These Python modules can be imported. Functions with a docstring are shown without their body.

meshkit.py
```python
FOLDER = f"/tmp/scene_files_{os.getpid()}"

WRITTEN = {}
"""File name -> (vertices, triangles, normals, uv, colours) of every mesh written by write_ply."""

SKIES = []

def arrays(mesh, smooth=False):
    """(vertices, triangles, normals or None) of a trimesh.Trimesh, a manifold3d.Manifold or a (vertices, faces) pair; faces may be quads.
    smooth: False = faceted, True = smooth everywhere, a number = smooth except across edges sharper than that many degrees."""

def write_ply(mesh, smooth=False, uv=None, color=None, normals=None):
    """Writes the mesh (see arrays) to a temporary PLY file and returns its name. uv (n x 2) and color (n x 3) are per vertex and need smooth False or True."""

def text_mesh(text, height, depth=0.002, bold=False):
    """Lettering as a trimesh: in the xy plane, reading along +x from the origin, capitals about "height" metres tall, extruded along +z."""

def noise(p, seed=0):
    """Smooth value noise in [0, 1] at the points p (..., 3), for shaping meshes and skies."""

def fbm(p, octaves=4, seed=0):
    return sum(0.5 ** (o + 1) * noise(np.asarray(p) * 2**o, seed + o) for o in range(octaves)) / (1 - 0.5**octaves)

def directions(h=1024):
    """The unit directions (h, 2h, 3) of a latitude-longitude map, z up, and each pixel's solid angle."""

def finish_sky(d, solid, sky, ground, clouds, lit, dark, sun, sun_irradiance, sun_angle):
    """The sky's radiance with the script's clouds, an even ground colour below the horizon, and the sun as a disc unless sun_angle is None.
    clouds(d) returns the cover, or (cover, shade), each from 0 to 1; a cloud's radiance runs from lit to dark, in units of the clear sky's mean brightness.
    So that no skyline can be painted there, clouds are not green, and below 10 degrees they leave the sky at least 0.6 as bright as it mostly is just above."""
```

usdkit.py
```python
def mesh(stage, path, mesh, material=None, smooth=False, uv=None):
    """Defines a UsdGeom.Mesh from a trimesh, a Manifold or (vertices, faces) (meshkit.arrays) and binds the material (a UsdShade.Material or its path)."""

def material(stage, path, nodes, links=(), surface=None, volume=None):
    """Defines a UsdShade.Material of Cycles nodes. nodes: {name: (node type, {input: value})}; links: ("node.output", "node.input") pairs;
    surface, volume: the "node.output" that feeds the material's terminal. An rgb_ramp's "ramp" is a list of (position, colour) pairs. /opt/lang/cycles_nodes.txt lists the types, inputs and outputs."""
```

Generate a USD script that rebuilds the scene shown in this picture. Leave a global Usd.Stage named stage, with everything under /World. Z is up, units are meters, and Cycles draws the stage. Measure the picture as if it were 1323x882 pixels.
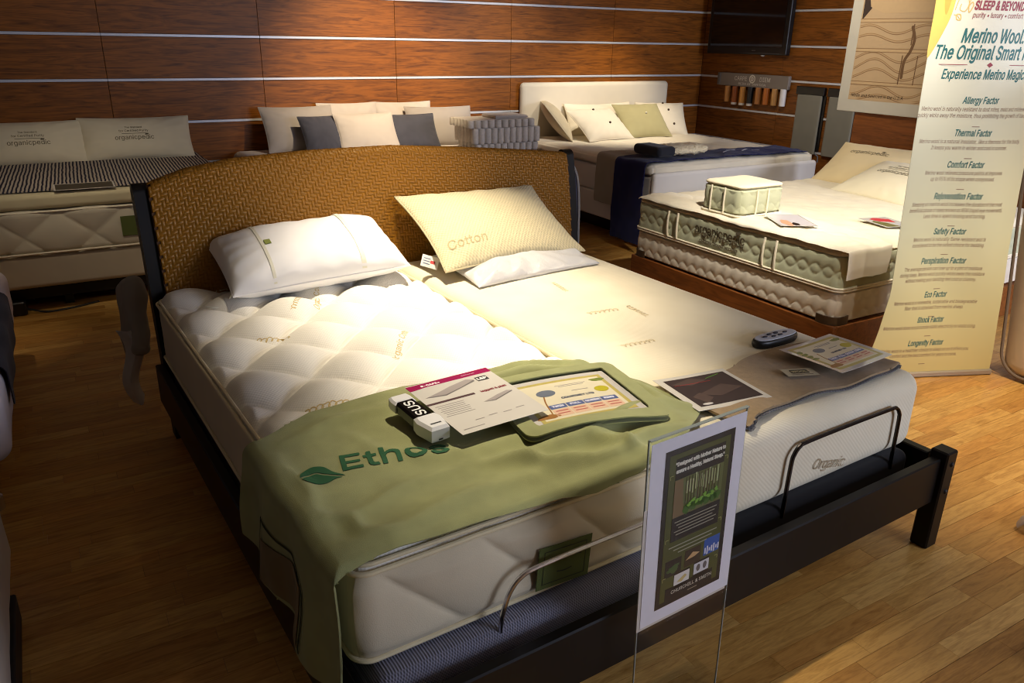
import math, random, glob
import numpy as np, trimesh, usdkit, meshkit
from functools import lru_cache
from shapely import affinity, union_all
from shapely.geometry import Polygon, Point, LineString, MultiPolygon, box as sbox
from pxr import Usd, UsdGeom, UsdLux, UsdShade, Gf, Sdf

random.seed(7)
rng = np.random.default_rng(7)
PI = math.pi
A = np.array
stage = Usd.Stage.CreateInMemory()
UsdGeom.SetStageUpAxis(stage, UsdGeom.Tokens.z)
UsdGeom.SetStageMetersPerUnit(stage, 1.0)
UsdGeom.Xform.Define(stage, '/World')
UsdGeom.Scope.Define(stage, '/World/Looks')

# ---------------------------------------------------------------- camera
CAM = A([-.3772, -1.2525, 1.5736])
roll, pitch, yaw = np.radians([1.0927, -21.167, -30.82])
fw = A([math.cos(pitch)*math.sin(-yaw), math.cos(pitch)*math.cos(yaw), math.sin(pitch)])
rt = A([math.cos(yaw), math.sin(yaw), 0.]); up = np.cross(rt, fw)
rt, up = math.cos(roll)*rt + math.sin(roll)*up, -math.sin(roll)*rt + math.cos(roll)*up
cam = UsdGeom.Camera.Define(stage, '/World/camera')
M = np.eye(4); M[0, :3], M[1, :3], M[2, :3], M[3, :3] = rt, up, -fw, CAM
cam.AddTransformOp().Set(Gf.Matrix4d(*M.ravel().tolist()))
cam.CreateHorizontalApertureAttr(36.0); cam.CreateVerticalApertureAttr(24.0)
cam.CreateFocalLengthAttr(36.0*1012.58/1323)
cam.CreateClippingRangeAttr(Gf.Vec2f(.02, 100))
cam.CreateExposureAttr(0.0)

# ---------------------------------------------------------------- lights
WARM, WARMER, COOL, NEUT = (1, .87, .68), (1, .80, .55), (.72, .79, 1.0), (1, .92, .80)
def spot(name, pos, to, angle, soft, power, col, radius=.035):
    l = UsdLux.SphereLight.Define(stage, '/World/' + name)
    z = -(A(to, float) - A(pos, float)); z /= np.linalg.norm(z)
    x = np.cross([0, 1, .01], z); x /= np.linalg.norm(x); y = np.cross(z, x)
    m = np.eye(4); m[0, :3], m[1, :3], m[2, :3], m[3, :3] = x, y, z, pos
    l.AddTransformOp().Set(Gf.Matrix4d(*m.ravel().tolist()))
    l.CreateRadiusAttr(radius); l.CreateIntensityAttr(power); l.CreateColorAttr(Gf.Vec3f(*col)); l.CreateNormalizeAttr(True)
    s = UsdLux.ShapingAPI.Apply(l.GetPrim())
    s.CreateShapingConeAngleAttr(angle); s.CreateShapingConeSoftnessAttr(soft)
def area(name, pos, to, w, h, power, col):
    l = UsdLux.RectLight.Define(stage, '/World/' + name)
    z = -(A(to, float) - A(pos, float)); z /= np.linalg.norm(z)
    x = np.cross([0, 0, 1.] if abs(z[2]) < .99 else [0, 1., 0], z); x /= np.linalg.norm(x); y = np.cross(z, x)
    m = np.eye(4); m[0, :3], m[1, :3], m[2, :3], m[3, :3] = x, y, z, pos
    l.AddTransformOp().Set(Gf.Matrix4d(*m.ravel().tolist()))
    l.CreateWidthAttr(w); l.CreateHeightAttr(h); l.CreateIntensityAttr(power); l.CreateColorAttr(Gf.Vec3f(*col)); l.CreateNormalizeAttr(True)
spot('spot_main', (.98, 1.72, 2.75), (1.0, 1.40, .6), 27, 1., 135, WARM)
spot('spot_foot', (.95, .95, 2.75), (.72, .32, .6), 21, 1., 76, WARM)
spot('spot_headboard', (1.0, .5, 2.75), (.9, 2.2, 1.05), 18, 1., 26, WARM)
spot('spot_wall', (2.15, 3.6, 2.78), (2.15, 5.4, 1.0), 27, 1., 140, (1, .80, .52))
spot('spot_wall_side', (3.1, 3.6, 2.78), (3.35, 5.4, 1.1), 24, 1., 60, NEUT)
spot('spot_white_bed', (4.5, 4.0, 2.75), (4.5, 5.1, .7), 27, .9, 76, WARM)
spot('spot_sample_bed', (2.5, .85, 2.75), (3.75, 1.95, .5), 26, .9, 150, NEUT)
spot('spot_floor', (3.3, -.25, 2.75), (3.15, .25, 0), 26, 1., 95, WARMER)
spot('spot_banner', (2.4, -.4, 2.75), (3.6, .9, 1.1), 28, .9, 18, NEUT)
spot('spot_poster', (3.7, 2.75, 2.75), (5.45, 3.2, 1.35), 34, 1., 42, NEUT)
spot('spot_aisle', (-.9, 3.2, 2.75), (-.85, 3.5, 0), 13, 1., 14, WARMER)
spot('spot_left_bed', (-.3, 2.7, 2.75), (-.15, 4.45, .6), 21, 1., 26, WARM)
area('window_light', (3.4, -3.85, 1.6), (2.0, 1., .6), 2.4, 1.6, 54, COOL)
area('window_light_right', (5.6, -1.2, 1.9), (4.5, 3.0, .2), 1.0, 1.0, 32, COOL)
area('ceiling_glow', (1.6, 1.4, 2.78), (1.6, 1.4, 0), 5, 4, .6, NEUT)

# ---------------------------------------------------------------- scene helpers
taken = {}
def numbered(parent, name):
    k = (parent, name); n = taken.get(k, 0); taken[k] = n + 1
    return f'{parent}/{name}' + (f'_{n:03d}' if n else '')
TH = math.radians(2.723)                     # the big bed stands a little askew in the room
class T:                                       # a thing, or a part: where its children go
    def __init__(s, path, base): s.path, s.base = path, base
    @property
    def prim(s): return stage.GetPrimAtPath(s.path)
def setdata(prim, label=None, cat=None, group=None, kind=None):
    for k, v in (('label', label), ('category', cat), ('group', group), ('kind', kind)):
        if v: prim.SetCustomDataByKey(k, v)
def place_ops(x, base, frame):
    c, s = math.cos(frame), math.sin(frame)
    x.AddTranslateOp().Set(Gf.Vec3d(c*base[0]-s*base[1], s*base[0]+c*base[1], base[2]))
    if frame: x.AddRotateZOp().Set(math.degrees(frame))
def thing(name, label, cat, base=(0, 0, 0), frame=0., group=None, kind=None):
    p = numbered('/World', name)
    x = UsdGeom.Xform.Define(stage, p); place_ops(x, base, frame)
    setdata(x.GetPrim(), label, cat, group, kind)
    return T(p, A(base, float))
EXPLODE = {'lettering', 'marking', 'tag_print', 'shade_print', 'table_head', 'table_cells', 'table_print', 'picture', 'picture_shadow', 'thumbnail_print', 'tree_trunks', 'pale_gaps', 'undergrowth', 'bright_leaves', 'black_block', 'tape_print', 'tape_edge_print', 'corner_marks', 'slat', 'stitching', 'small_print', 'image_streaks', 'emblem', 'label_print', 'panel_edge', 'flower_shade', 'rule'}
def obj(name, mesh, mat, parent, smooth=35, label=None, kind=None):
    if name in EXPLODE and isinstance(mesh, (list, tuple)) and len(mesh) > 1:
        return [obj(name, m, mat, parent, smooth, label, kind) for m in mesh][0]
    if isinstance(mesh, (list, tuple)) and len(mesh) and isinstance(mesh[0], trimesh.Trimesh): mesh = trimesh.util.concatenate(mesh)
    v, f, n = meshkit.arrays(mesh, smooth)
    p = numbered(parent.path, name)
    usdmesh(p, v - parent.base, f, n, mat)
    setdata(stage.GetPrimAtPath(p), label=label, kind=kind)
    return T(p, parent.base)
def single(name, mesh, mat, label, cat, base=(0, 0, 0), frame=0., smooth=35, group=None, kind=None):
    if isinstance(mesh, (list, tuple)) and len(mesh) and isinstance(mesh[0], trimesh.Trimesh): mesh = trimesh.util.concatenate(mesh)
    v, f, n = meshkit.arrays(mesh, smooth)
    p = numbered('/World', name)
    m = usdmesh(p, v - A(base, float), f, n, mat); place_ops(m, base, frame)
    setdata(m.GetPrim(), label, cat, group, kind)
    return T(p, A(base, float))
def usdmesh(p, v, f, n, mat):
    used, f2 = np.unique(np.asarray(f), return_inverse=True)
    if len(used) < len(v): v, f, n = v[used], f2.reshape(-1, 3), (None if n is None else n[used])
    from pxr import Vt
    m = UsdGeom.Mesh.Define(stage, p)
    m.CreatePointsAttr(Vt.Vec3fArray.FromNumpy(np.ascontiguousarray(v, np.float32)))
    m.CreateFaceVertexCountsAttr(Vt.IntArray.FromNumpy(np.full(len(f), 3, np.int32)))
    m.CreateFaceVertexIndicesAttr(Vt.IntArray.FromNumpy(np.ascontiguousarray(f, np.int32).ravel()))
    m.CreateSubdivisionSchemeAttr('none')
    if n is not None:
        m.CreateNormalsAttr(Vt.Vec3fArray.FromNumpy(np.ascontiguousarray(n, np.float32))); m.SetNormalsInterpolation('vertex')
    UsdShade.MaterialBindingAPI.Apply(m.GetPrim()).Bind(mat)
    return m

# ---------------------------------------------------------------- materials
def lin(*c):                                   # 0-255 sRGB -> linear
    c = A(c, float)/255
    return tuple(np.where(c <= .04045, c/12.92, ((c+.055)/1.055)**2.4))
def mat(name, col, rough=.6, var=.0, vscale=6., bump=0., bscale=200., bdist=.002, metallic=0., spec=.5, sheen=0., coat=0., stretch=(1, 1, 1), extra=None, links=()):
    """principled; low noise of the colour, fine noise bump, in object space"""
    N = {'t': ('texture_coordinate', {}), 'p': ('principled_bsdf', dict(base_color=col, roughness=rough, metallic=metallic, specular_ior_level=spec, sheen_weight=sheen, coat_weight=coat))}
    L = []
    if var:
        N['m'] = ('mapping', dict(scale=stretch)); L.append(('t.object', 'm.vector'))
        N['n'] = ('noise_texture', dict(scale=vscale, detail=4.)); L.append(('m.vector', 'n.vector'))
        c = A(col)
        N['r'] = ('rgb_ramp', {'ramp': [(.25, tuple(c*(1-var))), (.75, tuple(np.minimum(c*(1+var), 1)))]})
        L += [('n.fac', 'r.fac'), ('r.color', 'p.base_color')]
    if bump:
        N['nb'] = ('noise_texture', dict(scale=bscale, detail=3.)); N['b'] = ('bump', dict(strength=bump, distance=bdist))
        L += [('t.object', 'nb.vector'), ('nb.fac', 'b.height'), ('b.normal', 'p.normal')]
    if extra: N.update(extra)
    return usdkit.material(stage, '/World/Looks/' + name, N, L + list(links), surface='p.BSDF')
def fabric(name, col, **k):
    d = dict(rough=.92, var=.07, vscale=9., bump=.35, bscale=420., bdist=.0015, spec=.2, sheen=.15); d.update(k)
    return mat(name, col, **d)
def knit(name, col, pu, pv, axes=('x', 'y'), strength=.5, dist=.002, dark=.88, skew=0.):
    """knitted cloth: sin*sin cells (pitch pu, pv metres) in object space, as bump and a slight tone"""
    N = {'t': ('texture_coordinate', {}), 's': ('separate_xyz', {}), 'p': ('principled_bsdf', dict(roughness=.93, specular_ior_level=.2, sheen_weight=.15)),
         'sk': ('math', dict(math_type='multiply_add', value2=skew)), 'a': ('math', dict(math_type='multiply', value2=2*PI/pu)), 'c': ('math', dict(math_type='multiply', value2=2*PI/pv)),
         'sa': ('math', dict(math_type='sine')), 'sc': ('math', dict(math_type='sine')), 'm': ('math', dict(math_type='multiply')),
         'h': ('map_range', dict(from_min=-1., from_max=1., to_min=0., to_max=1.)), 'b': ('bump', dict(strength=strength, distance=dist)),
         'r': ('rgb_ramp', {'ramp': [(.1, tuple(A(col)*dark)), (.75, tuple(col))]})}
    L = [('t.object', 's.vector'), (f's.{axes[1]}', 'sk.value1'), (f's.{axes[0]}', 'sk.value3'), ('sk.value', 'a.value1'), (f's.{axes[1]}', 'c.value1'),
         ('a.value', 'sa.value1'), ('c.value', 'sc.value1'), ('sa.value', 'm.value1'), ('sc.value', 'm.value2'), ('m.value', 'h.value'), ('h.result', 'b.height'), ('b.normal', 'p.normal'), ('h.result', 'r.fac'), ('r.color', 'p.base_color')]
    return usdkit.material(stage, '/World/Looks/' + name, N, L, surface='p.BSDF')
def wood(name, dark, light, stretch, rough=.35, scale=5., dist=2.2, spec=.4, coat=.0, off=0.):
    N = {'t': ('texture_coordinate', {}), 'm': ('mapping', dict(scale=stretch, location=(off, off*1.7, off*.6))), 'n': ('noise_texture', dict(scale=scale, detail=8., roughness=.62, distortion=dist)),
         'n2': ('noise_texture', dict(scale=scale*7, detail=4.)), 'mx': ('math', dict(math_type='multiply_add', value2=.25)),
         'r': ('rgb_ramp', {'ramp': [(.34, dark), (.53, tuple((A(dark)+A(light))/2)), (.72, light)]}),
         'p': ('principled_bsdf', dict(roughness=rough, specular_ior_level=spec, coat_weight=coat, coat_roughness=.15)), 'b': ('bump', dict(strength=.08, distance=.001))}
    L = [('t.object', 'm.vector'), ('m.vector', 'n.vector'), ('m.vector', 'n2.vector'), ('n2.fac', 'mx.value1'), ('n.fac', 'mx.value3'), ('mx.value', 'r.fac'), ('r.color', 'p.base_color'), ('n.fac', 'b.height'), ('b.normal', 'p.normal')]
    return usdkit.material(stage, '/World/Looks/' + name, N, L, surface='p.BSDF')
_flat = {}
def ink(col, rough=.55):
    """plain printed or painted colour"""
    k = (tuple(round(float(x), 4) for x in col), rough)
    if k not in _flat: _flat[k] = mat(f'ink_{len(_flat)}', k[0], rough=rough, var=.02, vscale=40.)
    return _flat[k]

# ---------------------------------------------------------------- shapes
def box(x0, x1, y0, y1, z0, z1, c=0.):
    """box, edges chamfered by c"""
    if not c:
        m = trimesh.creation.box((x1-x0, y1-y0, z1-z0)); m.apply_translation(((x0+x1)/2, (y0+y1)/2, (z0+z1)/2)); return m
    P = []
    for sx in (0, 1):
        for sy in (0, 1):
            for sz in (0, 1):
                p = A([(x0, x1)[sx], (y0, y1)[sy], (z0, z1)[sz]], float); d = A([1-2*sx, 1-2*sy, 1-2*sz])*c
                for k in range(3):
                    q = p + d; q[k] = p[k]; P.append(q)
    return trimesh.convex.convex_hull(A(P))
def axis(a, b, r, step):
    n = max(2, int(math.ceil((b-a)/step)))
    g = np.linspace(a, b, n+1)
    e = r*A([0, .12, .25, .4, .55, .7, .85, 1.])
    g = np.concatenate([a+e, g[(g > a+r*1.02) & (g < b-r*1.02)], b-e[::-1]])
    return np.unique(np.round(g, 6))
def rbox(x0, x1, y0, y1, z0, z1, r, step=.04, disp=None):
    """rounded box as one welded surface; disp(points, normals) pushes it along its normals"""
    lo, hi = A([x0, y0, z0], float), A([x1, y1, z1], float)
    r = np.minimum(A([r]*3 if np.ndim(r) == 0 else r, float), (hi-lo)/2*.999)
    ax = [axis(lo[k], hi[k], r[k], step if np.ndim(step) == 0 else step[k]) for k in range(3)]
    V, Fs, n0 = [], [], 0
    for k in range(3):
        i, j = [(1, 2), (2, 0), (0, 1)][k]
        U, W = np.meshgrid(ax[i], ax[j], indexing='ij'); nu, nw = U.shape
        idx = np.arange(nu*nw).reshape(nu, nw)
        q = np.stack([idx[:-1, :-1], idx[1:, :-1], idx[1:, 1:], idx[:-1, 1:]], -1).reshape(-1, 4)
        for side in (0, 1):
            P = np.zeros((nu*nw, 3)); P[:, i], P[:, j], P[:, k] = U.ravel(), W.ravel(), (lo, hi)[side][k]
            V.append(P); Fs.append((q if side else q[:, ::-1]) + n0); n0 += nu*nw
    V = np.vstack(V); Fq = np.vstack(Fs)
    key = np.round(V*1e5).astype(np.int64)
    _, first, inv = np.unique(key, axis=0, return_index=True, return_inverse=True); inv = inv.ravel()
    V = V[first]; Fq = inv[Fq]
    q = np.clip(V, lo+r, hi-r); d = (V-q)/r; d /= np.maximum(np.linalg.norm(d, axis=1, keepdims=True), 1e-9)
    P = q + d*r; nn = d/r; nn /= np.linalg.norm(nn, axis=1, keepdims=True)
    if disp is not None: P = P + nn*disp(P, nn)[:, None]
    return trimesh.Trimesh(P, np.vstack([Fq[:, [0, 1, 2]], Fq[:, [0, 2, 3]]]), process=False)
def tube(path, r, sides=8, closed=False):
    p = A(path, float); n = len(p)
    t = (np.roll(p, -1, 0)-np.roll(p, 1, 0)) if closed else np.gradient(p, axis=0)
    t /= np.linalg.norm(t, axis=1, keepdims=True)+1e-12
    a = np.zeros_like(p); ref = A([0, 0, 1.]) if abs(t[0][2]) < .9 else A([1., 0, 0])
    a[0] = np.cross(t[0], ref); a[0] /= np.linalg.norm(a[0])
    for i in range(1, n):
        v = a[i-1]-t[i]*(a[i-1]@t[i]); a[i] = v/(np.linalg.norm(v)+1e-12)
    b = np.cross(t, a); an = np.arange(sides)*2*PI/sides
    rr = np.broadcast_to(r, (n,))
    V = (p[:, None]+rr[:, None, None]*(np.cos(an)[None, :, None]*a[:, None]+np.sin(an)[None, :, None]*b[:, None])).reshape(-1, 3)
    m = n if closed else n-1
    i, j = np.meshgrid(np.arange(m), np.arange(sides), indexing='ij'); i2 = (i+1) % n; j2 = (j+1) % sides
    q = np.stack([i*sides+j, i*sides+j2, i2*sides+j2, i2*sides+j], -1).reshape(-1, 4)
    Fc = [q[:, [0, 1, 2]], q[:, [0, 2, 3]]]
    if not closed:
        V = np.vstack([V, p[0], p[-1]]); s = np.arange(sides); s2 = (s+1) % sides; e = (n-1)*sides
        Fc += [np.stack([np.full(sides, n*sides), s2, s], 1), np.stack([np.full(sides, n*sides+1), e+s, e+s2], 1)]
    return trimesh.Trimesh(V, np.vstack(Fc), process=False)
def smoothpath(pts, n=8, closed=False):
    """Catmull-Rom through the points"""
    p = A(pts, float); m = len(p); out = []
    for i in range(m if closed else m-1):
        g = lambda k: p[k % m] if closed else p[min(max(k, 0), m-1)]
        a, b, c, d = g(i-1), g(i), g(i+1), g(i+2)
        for t in np.arange(n)/n:
            out.append(.5*((2*b)+(-a+c)*t+(2*a-5*b+4*c-d)*t*t+(-a+3*b-3*c+d)*t**3))
    if not closed: out.append(p[-1])
    return A(out)
def rrect(x0, x1, y0, y1, r, n=6, step=.05):
    """rounded rectangle outline as points, counter-clockwise, with points along its straight sides"""
    P = []
    for cx, cy, a in ((x1-r, y1-r, 0), (x0+r, y1-r, 90), (x0+r, y0+r, 180), (x1-r, y0+r, 270)):
        for k in range(n+1):
            t = math.radians(a+90*k/n); P.append((cx+r*math.cos(t), cy+r*math.sin(t)))
    P = A(P); out = []
    for i in range(len(P)):
        a, b = P[i], P[(i+1) % len(P)]; k = max(1, int(np.linalg.norm(b-a)/step))
        out += [a+(b-a)*j/k for j in range(k)]
    return A(out)
def lathe(prof, n=24): return trimesh.creation.revolve(A(prof, float), sections=n)
def extr(poly, h):
    geoms = [g for g in getattr(poly, 'geoms', [poly]) if g.area > 1e-10]
    return trimesh.util.concatenate([trimesh.creation.extrude_polygon(g, h, engine='earcut') for g in geoms])
def mapped(mesh, fn):
    v = A(mesh.vertices); return trimesh.Trimesh(fn(v[:, 0], v[:, 1], v[:, 2]), mesh.faces, process=False)
def rot(mesh, rx=0, ry=0, rz=0, pos=(0, 0, 0)):
    m = mesh.copy(); e = trimesh.transformations.euler_matrix(math.radians(rx), math.radians(ry), math.radians(rz), 'sxyz'); e[:3, 3] = pos
    m.apply_transform(e); return m
def nz(p, s, seed=0, o=3): return meshkit.fbm(np.asarray(p)*s, o, seed)-.5
def cloth(poly, step, fn, thick=.003):
    """sheet of cloth: flat outline poly (s, t), laid by fn(s, t) -> points; has two faces and an edge"""
    x0, y0, x1, y1 = poly.bounds
    S, Tt = np.meshgrid(np.arange(x0, x1+step, step), np.arange(y0, y1+step, step), indexing='ij')
    nu, nv = S.shape
    from shapely import contains_xy
    cx, cy = (S[:-1, :-1]+S[1:, 1:])/2, (Tt[:-1, :-1]+Tt[1:, 1:])/2
    keep = contains_xy(poly, cx, cy)
    idx = np.arange(nu*nv).reshape(nu, nv)
    q = np.stack([idx[:-1, :-1], idx[1:, :-1], idx[1:, 1:], idx[:-1, 1:]], -1)[keep]
    used, inv = np.unique(q, return_inverse=True); q = inv.reshape(-1, 4)
    st = np.stack([S.ravel()[used], Tt.ravel()[used]], 1)
    e = np.sort(np.vstack([q[:, [0, 1]], q[:, [1, 2]], q[:, [2, 3]], q[:, [3, 0]]]), 1)
    ed, cnt = np.unique(e, axis=0, return_counts=True); rim = np.unique(ed[cnt == 1])
    bd = poly.boundary
    for i in rim:
        pt = bd.interpolate(bd.project(Point(st[i]))); st[i] = (pt.x, pt.y)
    P = fn(st[:, 0], st[:, 1]); n = len(P)
    f = np.vstack([q[:, [0, 1, 2]], q[:, [0, 2, 3]]])
    N = np.zeros_like(P); fn_ = np.cross(P[f[:, 1]]-P[f[:, 0]], P[f[:, 2]]-P[f[:, 0]])
    for k in range(3): np.add.at(N, f[:, k], fn_)
    N /= np.linalg.norm(N, axis=1, keepdims=True)+1e-12
    de = np.vstack([q[:, [0, 1]], q[:, [1, 2]], q[:, [2, 3]], q[:, [3, 0]]])
    rimset = {tuple(x) for x in ed[cnt == 1]}
    de = A([x for x in de if tuple(sorted(x)) in rimset])
    w = np.vstack([np.stack([de[:, 0], de[:, 0]+n, de[:, 1]+n], 1), np.stack([de[:, 0], de[:, 1]+n, de[:, 1]], 1)])
    return trimesh.Trimesh(np.vstack([P, P-N*thick]), np.vstack([f, f[:, ::-1]+n, w]), process=False)
class Pillow:
    """pillow lying in xy, plump in z, eared corners, crumpled towards its seam"""
    def __init__(s, w, h, t, seed=0, ear=.06, wr=.012, n=(56, 40), under=1., p=2.4, q=.55, sag=0.):
        U, V = np.meshgrid(np.sin(np.linspace(-PI/2, PI/2, n[0]+1)), np.sin(np.linspace(-PI/2, PI/2, n[1]+1)), indexing='ij')
        s.w, s.h, s.t, s.seed, s.ear, s.wr, s.p, s.q, s.sag = w, h, t, seed, ear, wr, p, q, sag
        top, bot = s.surf(U, V, 1.), s.surf(U, V, -under)
        nu, nv = U.shape; idx = np.arange(nu*nv).reshape(nu, nv)
        q4 = np.stack([idx[:-1, :-1], idx[1:, :-1], idx[1:, 1:], idx[:-1, 1:]], -1).reshape(-1, 4)
        f = np.vstack([q4[:, [0, 1, 2]], q4[:, [0, 2, 3]]])
        rim = np.zeros((nu, nv), bool); rim[[0, -1]] = True; rim[:, [0, -1]] = True
        b2 = np.arange(nu*nv)+nu*nv; b2[rim.ravel()] = idx.ravel()[rim.ravel()]
        s.mesh = trimesh.Trimesh(np.vstack([top.reshape(-1, 3), bot.reshape(-1, 3)]), np.vstack([f, b2[f[:, ::-1]]]), process=False)
        e = np.linspace(-1, 1, 41)[:-1]
        ru = np.concatenate([e, np.ones(40), -e, -np.ones(40)]); rv = np.concatenate([-np.ones(40), e, np.ones(40), -e])
        s.rim = s.surf(ru, rv, 1.)
    def surf(s, u, v, side):
        u, v = np.asarray(u, float), np.asarray(v, float)
        x = s.w/2*u*(1-s.ear*(1-v*v)); y = s.h/2*v*(1-s.ear*s.w/s.h*(1-u*u)*.8)
        g = np.maximum((1-np.abs(u)**s.p)*(1-np.abs(v)**s.p), 0)
        b = np.maximum(g, 0)**s.q
        P = np.stack([x, y, np.full_like(x, s.seed*3.1+side)], -1)
        crump = nz(P, 7/s.w*.45, s.seed, 4)*2*s.wr*np.minimum(g*6, 1)*(1.6-b)
        rays = np.sin(np.arctan2(v*1.0, u*1.0)*17+s.seed)*s.wr*.35*np.minimum(g*5, 1)*(1-b)
        z = side*(s.t/2*b+crump+rays)
        return np.stack([x, y, z - s.sag*(u*u)], -1)
    def on(s, x, y, z):                         # put flat print (x, y) with lift z on the top face
        u, v = x/(s.w/2), y/(s.h/2)
        for _ in range(4):
            u = np.clip(x/(s.w/2*(1-s.ear*(1-v*v))), -.99, .99); v = np.clip(y/(s.h/2*(1-s.ear*s.w/s.h*(1-u*u)*.8)), -.99, .99)
        P = s.surf(u, v, 1.); P[..., 2] += z + .0012
        return P
@lru_cache(None)
def font(size): 
    from PIL import ImageFont
    return ImageFont.truetype(glob.glob('/opt/blender-*/*/datafiles/fonts/Inter.woff2')[0], size)
def text(s, h, shear=0., xs=1., bold=False, res=30, align='c'):
    """lettering as flat shapes: capitals h tall, centred on x = 0 (or from it), standing on y = 0"""
    from PIL import Image, ImageDraw
    f = font(res); k = int(round(2*bold))
    x0, y0, x1, y1 = f.getbbox(s, anchor='ls', stroke_width=k)
    im = Image.new('L', (x1-x0+8, y1-y0+8)); ImageDraw.Draw(im).text((4-x0, 4-y0), s, 255, f, anchor='ls', stroke_width=k)
    on = np.pad(np.asarray(im) > 127, ((0, 0), (1, 1))).astype(np.int8)
    rows, st = np.nonzero(np.diff(on, axis=1) == 1); en = np.nonzero(np.diff(on, axis=1) == -1)[1]
    g = union_all([sbox(a, -r-1, b, -r) for r, a, b in zip(rows, st, en)]).buffer(.4).buffer(-.45).simplify(.45)
    sc = h/(res*.73)
    g = affinity.affine_transform(g, [sc*xs, sc*shear, 0, sc, 0, (4-y0)*sc]); b = g.bounds
    return affinity.translate(g, -(b[0]+b[2])/2 if align == 'c' else -b[0], 0)
def at(g, x, y, a=0.): return affinity.translate(affinity.rotate(g, a, origin=(0, 0)), x, y)
class Sheet:
    """a flat printed thing: local x right, y up on its face, z out of it"""
    def __init__(s, O, e1, e2, curl=None):
        s.O, s.e1, s.e2 = A(O, float), A(e1, float)/np.linalg.norm(e1), A(e2, float)
        s.e2 = s.e2-s.e1*(s.e1@s.e2); s.e2 /= np.linalg.norm(s.e2); s.n = np.cross(s.e1, s.e2); s.curl = curl
    def __call__(s, x, y, z):
        x, y, z = (np.asarray(a, float) for a in (x, y, z))
        if s.curl is not None: z = z + s.curl(x, y)
        return s.O + x[..., None]*s.e1 + y[..., None]*s.e2 + z[..., None]*s.n
    def plate(s, w, h, t=.0006, n=12):
        g = rbox(-w/2, w/2, -h/2, h/2, -t, 0, t*.45, max(w, h)/n); return mapped(g, s)
    def put(s, shape, level=1):
        m = extr(shape, .00025); v = A(m.vertices); f = m.faces
        if s.curl is not None:
            v, f = trimesh.remesh.subdivide_to_size(v, f, .05)
        v[:, 2] += .0003*level-.0001
        return trimesh.Trimesh(s(v[:, 0], v[:, 1], v[:, 2]), f, process=False)
def rect(x, y, w, h, r=0.):
    g = sbox(x-w/2, y-h/2, x+w/2, y+h/2); return g.buffer(-r).buffer(r) if r else g
def frame2(x, y, w, h, t): return rect(x, y, w, h).difference(rect(x, y, w-2*t, h-2*t))
def stroke(pts, w, n=8, closed=False): return LineString(smoothpath(pts, n, closed)).buffer(w/2, 3)
def blob(x, y, rx, ry, seed=0, rough=.2, n=28):
    g = random.Random(seed); ph = [g.random()*6.3 for _ in range(4)]
    P = []
    for k in range(n):
        a = 2*PI*k/n; m = 1+rough*(.5*math.sin(2*a+ph[0])+.4*math.sin(3*a+ph[1])+.35*math.sin(5*a+ph[2])+.25*math.sin(8*a+ph[3]))
        P.append((x+rx*m*math.cos(a), y+ry*m*math.sin(a)))
    return Polygon(P).buffer(0)
def quilt_diamond(x, y, x0, y0, px, py, e=.42):
    u, v = (x-x0)/px+(y-y0)/py, (x-x0)/px-(y-y0)/py
    return (np.abs(np.sin(PI*u))*np.abs(np.sin(PI*v)))**e
def quilt_ogee(u, v, L, p, a):
    s = a*np.sin(2*PI*u/L)
    return (np.abs(np.sin(PI*(v-s)/p))*np.abs(np.sin(PI*(v+s)/p)))**.36

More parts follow.
